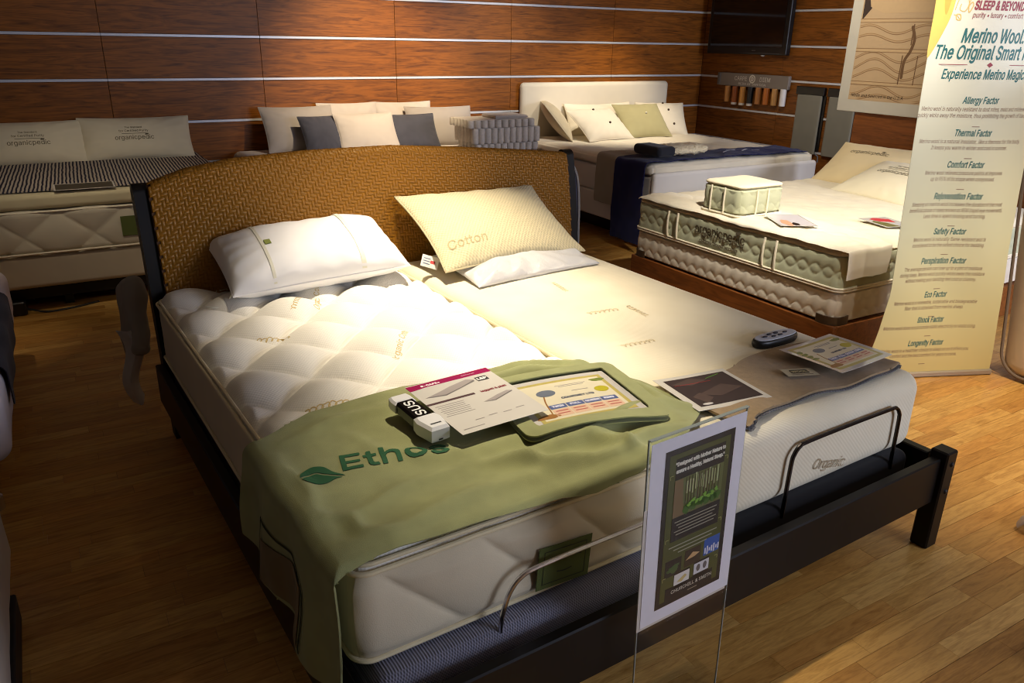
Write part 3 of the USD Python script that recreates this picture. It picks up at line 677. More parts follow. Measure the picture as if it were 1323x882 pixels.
CS = Sheet(PS.O+PS.n*(-.004), PS.e1, PS.e2, lambda x, y: .010*np.cos(6*x))
lamin = mat('lamin', lin(196, 192, 186), rough=.10, spec=.6, coat=.6)
OCH, BLU, PCH, OLV = ink(lin(178, 164, 92), .3), ink(lin(84, 98, 142), .3), ink(lin(212, 178, 150), .3), ink(lin(116, 128, 60), .3)
def price_card(tg, S, w, h, seal_x, texts):
    obj('sheet', S.plate(w, h, .0012, 16), lamin, tg)
    iw, ih = w*.86, h*.84
    obj('border_print', S.put(frame2(0, 0, iw, ih, .012)), OCH, tg, smooth=False)
    obj('inner_print', S.put(rect(0, 0, iw-.024, ih-.024)), ink(lin(214, 206, 178), .25), tg, smooth=False)
    obj('leaf_corner', S.put(union_all([blob(-iw*.45, ih*.30-.02*k, .014, .008, k) for k in range(4)]+[blob(iw*.42, ih*.36, .022, .010, 8)]), 2), OLV, tg, smooth=False)
    obj('tree_print', S.put(union_all([stroke([(-iw*.34, -ih*.30), (-iw*.31, -ih*.05), (-iw*.27, ih*.12)], .004), blob(-iw*.40, -ih*.36, .03, .012, 3)]), 2), ink(lin(150, 104, 52), .3), tg, smooth=False)
    obj('seal', S.put(blob(-iw*.22+seal_x, ih*.20, iw*.10, ih*.085, 1, .01), 3), ink(lin(104, 112, 124), .3), tg, smooth=False)
    obj('yellow_seal', S.put(blob(iw*.36, ih*.10, .022, .017, 2, .01), 2), ink(lin(178, 168, 44), .3), tg, smooth=False)
    cw = iw*.70/4
    obj('table_head', [S.put(rect(iw*.05+(k-1.5)*cw*1.06, -ih*.16, cw, ih*.10), 2) for k in range(4)], BLU, tg, smooth=False)
    obj('table_cells', [S.put(rect(iw*.05+(k-1.5)*cw*1.06, -ih*.31, cw, ih*.17), 2) for k in range(4)], PCH, tg, smooth=False)
    obj('table_print', [S.put(rect(iw*.05+(k-1.5)*cw*1.06, -ih*(.27+.06*j), cw*.72, .004), 3) for k in range(4) for j in range(2)], ink(lin(176, 92, 84), .3), tg, smooth=False)
    obj('lettering', [S.put(at(text(s, .009, 0, 1., True), iw*.05+(k-1.5)*cw*1.06, -ih*.175), 3) for k, s in enumerate(('TWIN', 'FULL', 'QUEEN', 'KING'))], ink(lin(208, 210, 224), .3), tg, smooth=False)
    obj('lettering', [S.put(at(text(s, hh, 0, 1., True), xx*iw, yy*ih), 2) for s, hh, xx, yy in texts], ink(lin(70, 78, 96), .3), tg, smooth=False)
    obj('small_print', [S.put(union_all([rect(.10*iw, ih*.345, iw*.34, .0025), rect(.10*iw, ih*.31, iw*.28, .0025), rect(.14*iw, ih*.165, iw*.18, .003)]), 2)], INKG, tg, smooth=False)
price_card(cv, CS, .33, .262, 0., [('COURTNEY LTD', .0095, .06, .0)])
# dark print
dk = thing('photo_print', 'dark photo print with a white margin, lying between the green blanket and the felt pad', 'print', (1.22, .2, .61), TH)
DS = Sheet((1.226, .203, .6165), (1, -.15, 0), (.15, 1, .0), lambda x, y: .010*np.maximum(0, -x-.04)*6*np.maximum(0, .5))
obj('sheet', DS.plate(.262, .226, .001, 12), gloss_paper, dk)
obj('image', DS.put(rect(.004, .0, .222, .186)), ink(lin(62, 52, 52), .3), dk, smooth=False)
obj('image_streaks', [DS.put(union_all([Polygon([(-.10, .06), (-.02, .085), (.03, .06), (-.04, .04)]), Polygon([(-.06, -.02), (.05, .02), (.10, -.02), (.0, -.05)]), Polygon([(-.09, -.03), (-.05, -.01), (-.03, -.05), (-.07, -.08)])]), 2)], ink(lin(84, 70, 66), .3), dk, smooth=False)
obj('red_line', DS.put(rect(-.03, .050, .13, .0022), 3), ink(lin(150, 50, 46), .3), dk, smooth=False)
obj('green_line', DS.put(Polygon([(.03, .066), (.09, .082), (.09, .085), (.03, .0685)]), 3), ink(lin(96, 150, 60), .3), dk, smooth=False)
obj('mark', DS.put(blob(-.075, -.082, .018, .006, 1, .01), 3), ink(lin(205, 200, 195), .3), dk, smooth=False)

# felt pad over grey lining at the foot of the right mattress
felt = fabric('felt', lin(152, 130, 98), var=.12, vscale=60, bump=.6, bscale=500)
lining = knit('lining', lin(104, 104, 108), .012, .012, strength=.6, dark=.6)
pad_poly = Polygon(smoothpath([(1.13, .004), (1.20, .008), (1.317, .026), (1.42, .026), (1.504, .020), (1.68, .004), (1.80, .016), (1.90, .03), (1.945, .075), (1.935, .20), (1.885, .285), (1.78, .315), (1.66, .330), (1.50, .318), (1.40, .285), (1.28, .275), (1.13, .270)], 5, True)).buffer(0)
def pad(lift, drop=0.): 
    def fn(x, y):
        w = .006*np.clip((.10-y)/.1, 0, 1)*(1+np.sin(x*26+1))
        return np.stack([x, y, top_right(x, y)+lift+w], -1)
    return fn
pd = thing('felt_pad', 'tan wool felt pad with a wavy edge at the foot of the smooth mattress', 'bed pad', (1.5, .15, .61), TH)
obj('felt_sheet', cloth(pad_poly, .010, pad(.016), .007), felt, pd, smooth=60)
obj('lining_sheet', cloth(at(pad_poly, .002, -.008), .012, pad(.0075), .003), lining, pd, smooth=60, label='grey knitted lining')
LS = Sheet((1.540, .135, .6265), (1, -.42, .0), (.42, 1, -.02))
wl = obj('woven_label', LS.plate(.105, .055, .001), fabric('label_cloth', lin(176, 164, 130)), pd, label='pale woven label with dark print')
obj('label_print', [LS.put(rect(0, .003, .060, .028, .006)), LS.put(rect(0, -.019, .07, .003))], ink(lin(74, 66, 46)), wl, smooth=False)
obj('lettering', LS.put(at(text('WOOL', .011, 0, 1.1, True), 0, -.002), 2), ink(lin(160, 150, 112)), wl, smooth=False)
c2 = thing('certificate_card', 'laminated price card on the tan felt pad', 'card', (1.745, .16, .63), TH)
price_card(c2, Sheet((1.748, .160, .634), (1, .05, .0), (-.05, 1, .0), lambda x, y: .006+.10*(x+.0)**2*np.where(x < 0, 2.2, .6)-.1*y*y), .285, .228, .02, [('COURTNEY LTD', .0075, .10, .0)])
# small remote
rc = thing('remote_control', 'small oval black and silver remote on the smooth mattress above the felt pad', 'remote control', (1.73, .385, .6), TH)
RS = Sheet((1.735, .388, .6035), (1, -.0, .0), (.0, 1, .0))
oval = Polygon([(.105*np.sign(math.cos(a))*abs(math.cos(a))**.7, .036*np.sign(math.sin(a))*abs(math.sin(a))**.8) for a in np.linspace(0, 2*PI, 41)[:-1]])
def dome(poly, h, r, z0):
    L_ = [(0, -r*.6), (h*.3, 0), (h*.7, 0), (h*.92, -r*.45), (h, -r)]
    P = np.vstack([np.c_[A(poly.buffer(o, 4).simplify(.0004).exterior.coords), np.full(len(poly.buffer(o, 4).simplify(.0004).exterior.coords), z0+z)] for z, o in L_]); return trimesh.convex.convex_hull(P)
obj('case', mapped(dome(oval, .026, .006, -.002), RS), black, rc)
obj('face_plate', mapped(dome(oval.buffer(-.007), .0035, .002, .0240), RS), mat('silver', lin(190, 194, 204), rough=.35), rc)
RT = Sheet(RS.O+A([0, 0, .0277]), RS.e1, RS.e2)
for (x, y) in ((-.055, .0), (-.022, .010), (-.022, -.010), (.012, .010), (.012, -.010), (.048, 0)):
    obj('button', mapped(dome(Polygon([(.011*math.cos(a)+x, .006*math.sin(a)+y) for a in np.linspace(0, 2*PI, 17)[:-1]]), .003, .001, 0), RT), ink(lin(36, 40, 56), .4), rc)

# pillows of the big bed
pillow_white = fabric('pillow_white', lin(232, 230, 228), var=.02, bscale=900, bump=.2)
def tilt(rx, ry, rz, pos):
    e = trimesh.transformations.euler_matrix(math.radians(rx), math.radians(ry), math.radians(rz), 'sxyz'); e[:3, 3] = pos
    return lambda P: np.asarray(P)@e[:3, :3].T+e[:3, 3]
class Placed:
    """a pillow in its place, with a map for what lies on it"""
    def __init__(s, P, rx, ry, rz, pos): s.P, s.f = P, tilt(rx, ry, rz, pos); s.mesh = trimesh.Trimesh(s.f(P.mesh.vertices), P.mesh.faces, process=False)
    def piping(s, r): return tube(s.f(s.P.rim), r, 6, True)
    def put(s, shape, h=.0005, sub=.02): return decal(shape, lambda x, y, z: s.f(s.P.on(x, y, z)), h, sub)
w1 = thing('pillow', 'plump white pillow with two cloth bands, at the head of the quilted mattress', 'pillow', (.6, 1.87, .62), TH)
pw = Placed(Pillow(.73, .40, .215, 3, .03, .018, (84, 56), under=.8, p=3.2, q=.5), 18, -2, -1, (.600, 1.862, .722))
obj('case', pw.mesh, pillow_white, w1, smooth=True)
obj('piping', pw.piping(.0035), pillow_white, w1)
band_cloth = fabric('band_cloth', lin(222, 218, 198), var=.03)
for x in (-.20, .165): obj('band', pw.put(rect(x, 0, .020 if x > 0 else .012, .412), .002), band_cloth, w1)
obj('tag', pw.put(rect(-.178, -.025, .024, .028), .003), ink(lin(132, 140, 60)), w1, label='small green tag')
obj('cord', tube(smoothpath([(.262, 1.80, .70), (.258, 1.775, .655), (.235, 1.75, .618), (.20, 1.73, .602), (.17, 1.735, .600), (.15, 1.755, .601)], 6), .0032, 6), band_cloth, w1)
knit_pillow = knit('knit_pillow', lin(214, 200, 160), .017, .013, axes=('x', 'y'), strength=.7, dist=.003, dark=.78, skew=.35)
w2 = thing('pillow', 'cream knit pillow leaning on the cane headboard over a white plastic bag', 'pillow', (1.44, 1.8, .62), TH)
pk = Placed(Pillow(.77, .50, .15, 8, .07, .012, (84, 56), under=.7, q=.5), 29, 1, 3, (1.452, 1.800, .768))
obj('case', pk.mesh, knit_pillow, w2, smooth=True)
obj('piping', pk.piping(.005), fabric('knit_edge', lin(196, 184, 146)), w2)
obj('lettering', pk.put(at(text('Cotton', .045, .2, 1., res=34), -.225, -.155, 2)), ink(lin(172, 158, 118), .9), w2)
tg = Sheet((1.075, 1.70, .665), (1, -.5, -.35), (.2, .5, .8)); tgo = obj('tag', tg.plate(.075, .055, .001), ink(lin(214, 210, 206)), w2, label='white printed care tag')
obj('tag_print', [tg.put(rect(.012, 0, .02, .014))], ink(lin(196, 60, 60)), tgo); obj('tag_print', [tg.put(union_all([rect(-.014, .012, .03, .004), rect(-.014, 0, .03, .004), rect(-.014, -.012, .03, .004)]))], ink(lin(90, 100, 130)), tgo)
plastic_bag = usdkit.material(stage, '/World/Looks/plastic_bag', {'p': ('principled_bsdf', dict(base_color=lin(226, 224, 222), roughness=.3, specular_ior_level=.6)), 'tr': ('translucent_bsdf', dict(color=lin(220, 220, 220))), 'm': ('mix_closure', dict(fac=.25)),
    't': ('texture_coordinate', {}), 'n': ('noise_texture', dict(scale=45., detail=3., distortion=1.)), 'b': ('bump', dict(strength=.6, distance=.006))}, [('t.object', 'n.vector'), ('n.fac', 'b.height'), ('b.normal', 'p.normal'), ('p.BSDF', 'm.closure1'), ('tr.BSDF', 'm.closure2')], surface='m.closure')
pb = Placed(Pillow(.68, .40, .10, 21, .06, .045, (90, 60), under=.5, q=.4), 6, 0, 4, (1.485, 1.650, .630))
single('plastic_bag', pb.mesh, plastic_bag, 'crumpled white plastic bag sticking out under the knit pillow', 'plastic bag', (1.48, 1.65, .61), TH, smooth=True)

# sign holder before the foot of the bed
acrylic = usdkit.material(stage, '/World/Looks/acrylic', {'a': ('transparent_bsdf', dict(color=(.975, .98, .98))), 'g': ('glossy_bsdf', dict(roughness=.03, color=(1, 1, 1))), 'w': ('layer_weight', dict(blend=.5)), 'q': ('math', dict(math_type='power', value2=4.)), 'f': ('math', dict(math_type='multiply_add', value2=.25, value3=.008)), 'm': ('mix_closure', {})}, [('w.facing', 'q.value1'), ('q.value', 'f.value1'), ('f.value', 'm.fac'), ('a.BSDF', 'm.closure1'), ('g.BSDF', 'm.closure2')], surface='m.closure')
edge_acr = mat('acrylic_edge', lin(150, 160, 156), rough=.15)
sg = thing('sign_holder', 'clear acrylic floor stand holding a poster at the foot of the big bed', 'sign holder', (.745, -.2, 0), TH)
GS = Sheet((.757, -.205, .0), (1, -.01, .03), (-.03, .0, 1))
obj('acrylic_panel', mapped(rbox(-.145, .145, .0, .815, -.0018, .0018, .001, .1), GS), acrylic, sg)
obj('acrylic_panel', mapped(rbox(-.145, .145, .31, .815, .0042, .0066, .001, .1), GS), acrylic, sg)
obj('acrylic_foot', box(.635, .93, -.31, -.11, 0, .004, .001), acrylic, sg, smooth=False)
obj('panel_edge', [mapped(box(-.146, -.144, 0, .815, -.002, .002), GS), mapped(box(.144, .146, 0, .815, -.002, .002), GS), mapped(box(-.145, .145, .8135, .8155, -.002, .0066), GS)], edge_acr, sg, smooth=False)
ps = thing('poster', 'black and green poster about natural sleep inside the clear acrylic stand', 'poster', (.745, -.2, .32), TH)
WS = Sheet((.741, -.2085, .566), (1, -.01, .03), (-.03, .0, 1))
obj('backing_sheet', [mapped(rbox(-.150, .1345, -.248, .08, -.0008, 0, .0003, .08), WS)], paper, ps)
obj('sheet', mapped(rbox(-.141, .141, -.240, .238, .0003, .0011, .0003, .08), WS), ink(lin(222, 220, 226), .35), ps)
WS = Sheet(WS.O+WS.n*.0012, WS.e1, WS.e2)
pr_ = lambda *g, l=1: [WS.put(x, l) for x in g]
obj('black_frame', pr_(rect(.004, .0, .208, .415)), ink(lin(20, 20, 16), .3), ps, smooth=False)
obj('green_field', pr_(rect(.004, .0, .182, .388), l=2), ink(lin(70, 76, 28), .3), ps, smooth=False)
obj('black_block', pr_(rect(.006, .155, .148, .052), rect(.006, .0, .148, .064), rect(.004, -.180, .150, .040), l=3), ink(lin(18, 18, 14), .3), ps, smooth=False)
obj('lettering', pr_(at(text('"Designed with Mother Nature to', .0088, 0, .80, True), .006, .164), at(text('ensure a Healthy, Natural Sleep."', .0088, 0, .78, True), .006, .146), at(text('CHURCHILL & SMITH', .0095, 0, .95), .012, -.180), l=4), ink(lin(214, 212, 196), .3), ps, smooth=False)
obj('small_print', pr_(union_all([rect(.006, .018-.0085*k, .130-.012*(k % 3), .0022) for k in range(5)]+[rect(.004, -.047-.010*k, .150-.03*k, .0028) for k in range(3)]+[rect(.016, -.191, .03, .002)]), l=4), ink(lin(150, 150, 130), .3), ps, smooth=False)
obj('forest_print', pr_(rect(.006, .080, .148, .098), l=3), ink(lin(92, 100, 52), .3), ps, smooth=False)
g_ = random.Random(4)
obj('pale_gaps', pr_(*[rect(-.030+.0085*k, .104+g_.uniform(-.006, .006), .0046, g_.uniform(.03, .045)) for k in range(12)], l=4), ink(lin(168, 174, 124), .3), ps, smooth=False)
obj('tree_trunks', pr_(*[rect(-.034+.0092*k+g_.uniform(-.002, .002), .092, g_.uniform(.0014, .0036), .070) for k in range(12)], l=5), ink(lin(74, 62, 36), .3), ps, smooth=False)
obj('near_trunk', pr_(Polygon([(-.068, .128), (-.044, .128), (-.040, .07), (-.034, .032), (-.068, .032)]), l=5), ink(lin(116, 96, 62), .3), ps, smooth=False)
obj('undergrowth', pr_(*[blob(-.028+.0118*k, .046+g_.uniform(-.002, .010), .0105, .0115, k, .3) for k in range(9)], l=6), ink(lin(58, 96, 28), .3), ps, smooth=False)
obj('bright_leaves', pr_(*[blob(-.02+.0118*k, .056+g_.uniform(-.006, .012), .006, .005, k+20, .4) for k in range(8)], l=7), ink(lin(112, 160, 54), .3), ps, smooth=False)
for k, (x, y, c1, c2) in enumerate(((-.052, -.105, (30, 28, 22), (60, 88, 40)), (.008, -.098, (52, 38, 22), (196, 160, 110)), (.068, -.090, (44, 84, 158), (214, 216, 222)), (-.022, -.148, (20, 19, 15), (214, 210, 200)), (.040, -.143, (20, 19, 15), (206, 206, 208)))):
    th_ = obj('thumbnail', pr_(rect(x, y, .050, .046), l=3), ink(lin(*c1), .3), ps, smooth=False)
    sh = [blob(x, y-.004, .020, .009, k, .4), Polygon([(x-.022, y-.004), (x+.0, y+.012), (x+.022, y+.004), (x+.006, y-.002)]), union_all([rect(x-.02+.007*i, y-.010, .004, .016+.008*math.sin(i*2.1)) for i in range(7)]), rect(x, y+.003, .048, .030), rect(x, y+.003, .048, .030)][k]
    obj('thumbnail_print', pr_(sh, l=4), ink(lin(*c2), .3), th_, smooth=False)
    if k == 3: obj('thumbnail_print', pr_(Polygon([(x-.015, y-.004), (x+.01, y+.010), (x+.016, y+.004), (x, y-.008)]), l=5), ink(lin(196, 176, 112), .3), th_, smooth=False)
    if k == 4: obj('thumbnail_print', pr_(blob(x-.010, y+.004, .006, .010, 1, .05), blob(x+.011, y+.004, .006, .010, 2, .05), l=5), ink(lin(96, 90, 88), .3), th_, smooth=False)
obj('corner_marks', pr_(*[stroke([(sx*.078+.004, sy+.008), (sx*.086+.004, sy+.008), (sx*.086+.004, sy)], .0016, 3) for sx in (-1, 1) for sy in (.135, -.03, -.135)], l=4), ink(lin(150, 150, 90), .3), ps, smooth=False)

# things behind and beside the headboard
bagc = thing('bundle', 'pale wrapped bundle leaning at the dark post left of the cane headboard', 'bundle', (-.13, 2.3, 0), TH)
obj('wrapped_body', rot(rbox(-.04, .04, -.13, .13, -.17, .17, .035, .02, lambda P, N: .03*nz(P, 12, 3)), -20, 6, 2, (-.040, 2.33, .42)), fabric('bundle_cloth', lin(150, 146, 138)), bagc)
bagp = cloth(Polygon([(-.04, 0), (.04, 0), (.03, .30), (.0, .34), (-.025, .32)]), .012, lambda s, t: np.stack([-.085+s+.02*np.sin(t*20), 2.22-.02*np.cos(s*60)-.05*(t-.2), .40-t+.0*s], -1), .002)
single('plastic_wrap', bagp, plastic_bag, 'strip of thin plastic hanging by the pale bundle left of the big bed', 'plastic wrap', (-.13, 2.3, .03), TH)
gt = thing('folding_panel', 'thin grey cloth panel with a pale rim behind the headboard', 'panel', (2.2, 2.25, 0), TH)
prof = Polygon(smoothpath([(0, 0), (.10, 0), (.115, .45), (.10, .80), (.05, .93), (-.02, .96), (-.06, .9), (-.05, .4)], 6, True)).buffer(0)
m_ = extr(prof, .03); v_ = A(m_.vertices); m_ = fixw(trimesh.Trimesh(np.stack([v_[:, 0]+2.19, v_[:, 2]+2.24, v_[:, 1]], 1), m_.faces))
obj('cloth_face', m_, fabric('panel_grey', lin(78, 78, 96)), gt)
obj('rim', tube([(p[0]+2.19, 2.237, p[1]) for p in list(prof.exterior.coords)[:-1]], .007, 6, True), fabric('panel_rim', lin(150, 148, 144)), gt)

# ================================================================ SAMPLE BED ON THE RIGHT (its head at the right)
cherry = wood('cherry', lin(84, 45, 19), lin(130, 76, 34), (4, .5, 5), rough=.35, scale=4.5, spec=.4)
FX, FY0, FY1 = 3.03, 1.20, 2.83
pbx = thing('platform_bed', 'reddish wood platform with a plain headboard, under the green-sided mattress', 'bed', (4.1, 2, 0))
obj('base_panel', box(FX-.015, FX+.012, FY0-.02, FY1+.02, 0, .2, .003), cherry, pbx, smooth=False)
obj('base_panel', box(FX+.012, 5.14, FY0-.02, FY0+.01, 0, .2, .003), cherry, pbx, smooth=False)
obj('base_panel', box(FX+.012, 5.14, FY1-.01, FY1+.02, 0, .2, .003), cherry, pbx, smooth=False)
obj('top_board', box(FX+.012, 5.14, FY0+.01, FY1-.01, .15, .199, .003), cherry, pbx, smooth=False)
obj('headboard', box(5.145, 5.195, FY0-.12, FY1+.03, 0, 1.16, .006), cherry, pbx, smooth=False)
def d_ogee(amp, L, p, a):
    def fn(P, N):
        u = np.where(np.abs(N[:, 0]) > .7, P[:, 1], P[:, 0])
        side = np.abs(N[:, 2]) < .5
        return np.where(side, amp*quilt_ogee(u, P[:, 2], L, p, a), 0)
    return fn
white_tick = fabric('white_tick', lin(216, 206, 186), var=.03)
green_tick = fabric('green_tick', lin(182, 184, 152), var=.04)
cream_top = fabric('cream_top', lin(226, 214, 184), var=.03)
cream_pipe = fabric('cream_pipe', lin(230, 220, 194), var=.03)
guard = mat('guard', lin(66, 50, 36), rough=.35)
bs = thing('box_spring', 'cream quilted box spring with brown corner guards, on the reddish wood platform', 'box spring', (4.05, 2, .2))
obj('body', rbox(FX, 5.06, FY0, FY1, .201, .385, (.05, .05, .02), (.014, .007, .007), d_ogee(.008, .165, .118, .029)), white_tick, bs)
for cx, cy, sx, sy in ((FX, FY0, 1, 1), (FX, FY1, 1, -1), (5.06, FY0, -1, 1), (5.06, FY1, -1, -1)):
    o = Polygon(smoothpath([(-.012, .10), (-.012, .04), (.012, .0), (.04, -.012), (.10, -.012), (.10, .0), (.05, .004), (.014, .03), (.0, .10)], 4, True)).buffer(0)
    g = extr(o, .045); v = A(g.vertices); v = np.stack([cx+sx*v[:, 0], cy+sy*v[:, 1], v[:, 2]+.2005], 1)
    obj('corner_guard', fixw(trimesh.Trimesh(v, g.faces)), guard, bs)
obj('piping', tube(np.c_[rrect(FX-.008, 5.068, FY0-.008, FY1+.008, .05), np.full(len(rrect(FX-.008, 5.068, FY0-.008, FY1+.008, .05)), .386)], .007, 8, True), cream_pipe, bs)
mt = thing('mattress', 'green-sided quilted mattress with a cream top on the right-hand sample bed', 'mattress', (4.05, 2, .39))
MZ = .585
obj('border', rbox(FX, 5.06, FY0, FY1, .392, MZ-.012, (.05, .05, .012), (.014, .007, .007), d_ogee(.009, .165, .118, .029)), green_tick, mt)
def top_org(x, y): 
    p = np.stack([x, y, 0*x], -1); e = np.clip(np.minimum(np.minimum(x-FX, 5.06-x), np.minimum(y-FY0, FY1-y))/.05, 0, 1)
    return MZ - .014*(1-e)**2 + .020*np.clip(e, 0, 1) + .012*nz(p, 5., 5) + .010*quilt_ogee(y, x, .30, .25, .05)
tp = cloth(Polygon(rrect(FX-.004, 5.064, FY0-.004, FY1+.004, .05)), .02, lambda x, y: np.stack([x, y, top_org(x, y)], -1), .03)
obj('cream_panel', tp, cream_top, mt, smooth=60)
obj('piping', tube(np.c_[rrect(FX-.010, 5.070, FY0-.010, FY1+.010, .05), np.full(len(rrect(FX-.010, 5.070, FY0-.010, FY1+.010, .05)), .399)], .006, 8, True), cream_pipe, mt)
for yc in (2.465, 1.665):
    for dy in (.042, -.042):
        obj('handle_strip', tube(smoothpath([(FX-.013, yc+dy, .565), (FX-.018, yc+dy*1.05, .51), (FX-.018, yc+dy*1.05, .45), (FX-.013, yc+dy, .405)], 5), A([.007]*16), 6), cream_pipe, mt)
class OnFoot:
    def put(s, shape, level=1):
        def fn(x, y, z):
            Y_, Z_ = 2.06-x, .50+y
            return np.stack([FX-.009*quilt_ogee(Y_, Z_, .165, .118, .029)-.0055-z, Y_, Z_], -1)
        return decal(shape, fn, .0006, .006)
OS = OnFoot()
brown_ink = ink(lin(92, 82, 62), .8)
lf = lambda s: union_all([Polygon(smoothpath([(0, 0), (.3*s, .35*s), (.9*s, .30*s), (.55*s, -.02*s)], 5, True)).buffer(0)])
obj('lettering', [OS.put(at(text('organicpedic', .058, 0, .86, .5, 44), 0, -.02), 2), OS.put(at(text('CERTIFIED ORGANIC MATTRESS', .013, 0, 1.1, True), 0, -.068), 2), OS.put(at(lf(.05), .13, .035), 2), OS.put(at(text('by OMI', .012, 0, 1, True), .17, -.038), 2)], brown_ink, mt, smooth=False)
# cream runner cloth along the foot, hanging over the near corner
runner_poly = Polygon([(FX-.022, FY0-.16), (FX+.30, FY0-.155), (FX+.33, FY0), (FX+.42, 1.7), (FX+.40, 2.3), (FX+.22, FY1-.02), (FX-.018, FY1-.01), (FX-.028, 2.5), (FX-.014, 2.2), (FX-.03, 1.9), (FX-.02, 1.6), (FX-.014, 1.4)])
def runner(x, y):
    ox, dx = bend(FX+.006-x, .018); oy, dy = bend(FY0+.006-y, .022)
    X_ = np.where(x < FX+.006, FX+.006-ox-.0, x); Y_ = np.where(y < FY0+.006, FY0-.022-oy*.6, y)
    p = np.stack([x, y, 0*x], -1)
    Z = top_org(np.maximum(x, FX+.03), np.maximum(y, FY0+.03)) + .010 - np.maximum(dx*.8, dy) + .004*nz(p, 9, 9)
    return np.stack([X_ - .006*(dx > 0), Y_-.010*np.clip(dy/.1, 0, 1), Z], -1)
single('runner_cloth', cloth(runner_poly, .012, runner, .003), fabric('runner_cream', lin(228, 218, 194), var=.03), 'plain cream cloth runner along the foot of the green-sided mattress, one end hanging over', 'cloth', (FX+.15, 2, .6), smooth=60)
# small sample mattress
sm = thing('mattress_sample', 'small green quilted mattress sample block with cream top, on the green-sided mattress', 'mattress sample', (3.26, 2.14, .6))
sf = math.radians(-3); SX0, SX1, SY0, SY1, SZ0, SZ1 = 3.07, 3.43, 1.97, 2.29, .612, .790
obj('border', rbox(SX0, SX1, SY0, SY1, SZ0+.008, SZ1-.008, (.05, .05, .02), .006, d_ogee(.006, .16, .110, .026)), green_tick, sm)
obj('top_panel', rbox(SX0-.002, SX1+.002, SY0-.002, SY1+.002, SZ1-.016, SZ1+.012, (.05, .05, .013), .02, lambda P, N: .006*nz(P, 14, 2)), cream_top, sm)
obj('bottom_panel', rbox(SX0-.002, SX1+.002, SY0-.002, SY1+.002, SZ0-.004, SZ0+.012, (.05, .05, .007), .05), cream_top, sm)
for z in (SZ0+.010,):
    o = rrect(SX0-.008, SX1+.008, SY0-.008, SY1+.008, .05); obj('piping', tube(np.c_[o, np.full(len(o), z)], .0065, 8, True), cream_pipe, sm)
for y in (2.20, 2.09): obj('handle_strip', tube([(SX0-.011, y, SZ1-.014), (SX0-.013, y, .70), (SX0-.011, y, SZ0+.012)], .0055, 6), cream_pipe, sm)
for x in (3.19, 3.28): obj('handle_strip', tube([(x, SY0-.011, SZ1-.014), (x, SY0-.013, .70), (x, SY0-.011, SZ0+.012)], .0055, 6), cream_pipe, sm)
# brochures
def leaflet(name, lab, c, e1, w, h, fn):
    z = float(top_org(A(c[0]), A(c[1])))+.018
    t_ = thing(name, lab, 'leaflet', (c[0], c[1], z)); S_ = Sheet((c[0], c[1], z+.006), e1, (e1[1]*-1, e1[0], 0))
    obj('sheet', S_.plate(w, h, .001, 6), gloss_paper, t_); fn(S_, t_)
leaflet('leaflet', 'pale leaflet with a sleeping face beside the small mattress sample', (3.235, 1.74), (-.55, -1, 0), .30, .21, lambda S_, t_: (
    obj('picture', S_.put(rect(0, 0, .28, .19)), ink(lin(196, 190, 192), .3), t_, smooth=False),
    obj('skin_print', S_.put(blob(.075, -.045, .075, .03, 4, .15), 2), ink(lin(206, 160, 128), .3), t_, smooth=False),
    obj('hair_print', S_.put(blob(.105, -.005, .04, .018, 5, .2), 3), ink(lin(40, 28, 24), .3), t_, smooth=False)))
leaflet('leaflet', 'leaflet with red and green print near the right edge of the cream mattress top', (3.72, 1.47), (-.25, -1, 0), .24, .19, lambda S_, t_: (
    obj('red_print', S_.put(Polygon([(-.11, .0), (-.06, .07), (.02, .05), (-.02, -.03), (-.08, -.05)])), ink(lin(186, 36, 52), .3), t_, smooth=False),
    obj('green_print', S_.put(Polygon([(.11, -.08), (.115, .0), (.03, -.01), (-.04, -.05), (-.02, -.08)])), ink(lin(96, 92, 44), .3), t_, smooth=False),
    obj('grey_print', S_.put(Polygon([(.02, .06), (.11, .06), (.11, .015), (.04, .01)])), ink(lin(170, 168, 168), .3), t_, smooth=False)))
# pillows of the sample bed
pillow_beige = fabric('pillow_beige', lin(214, 194, 150), var=.03); pillow_cream = fabric('pillow_cream', lin(226, 216, 186), var=.03)
def logo_pillow(name, lab, P, place, mt_, rz_text, base, frame=0., pos=(0, 0), sz=.038, extra=True, pipe=None):
    t_ = thing(name, lab, 'pillow', base, frame); pl = Placed(P, *place)
    obj('case', pl.mesh, mt_, t_, smooth=True); obj('piping', pl.piping(.0042), pipe or mt_, t_)
    gs = [pl.put(at(at(text('organicpedic', sz, 0, .95, False, 40), pos[0], pos[1]), 0, 0, rz_text)), pl.put(at(at(lf(sz*.9), pos[0]+sz*2.2, pos[1]+sz*1.0), 0, 0, rz_text))]
    if extra: gs += [pl.put(at(at(text(extra[0], sz*.42, 0, 1., False, 30), pos[0], pos[1]+sz*2.6), 0, 0, rz_text)), pl.put(at(at(text(extra[1], sz*.5, 0, 1., False, 30), pos[0], pos[1]+sz*1.75), 0, 0, rz_text)), pl.put(at(rect(pos[0], pos[1]+sz*1.35, sz*5, .003), 0, 0, rz_text))]
    obj('lettering', gs, brown_ink, t_, smooth=False)
    return t_, pl
logo_pillow('pillow', 'beige lettered pillow against the reddish headboard, left of the cream pillow', Pillow(.66, .46, .14, 31, .05, .008, (60, 44), under=.6), (34, 0, -90+4, (4.86, 2.46, .735)), pillow_beige, 0, (4.86, 2.46, .61), pos=(-.02, .06), extra=None)
logo_pillow('pillow', 'cream lettered pillow lying in front of the beige pillow on the sample bed', Pillow(.72, .50, .14, 37, .05, .008, (60, 44), under=.6), (22, 0, -90-9, (4.60, 2.03, .70)), pillow_cream, 0, (4.6, 2.03, .61), pos=(-.02, .0), extra=('The Standard', 'for Certified Purity'))
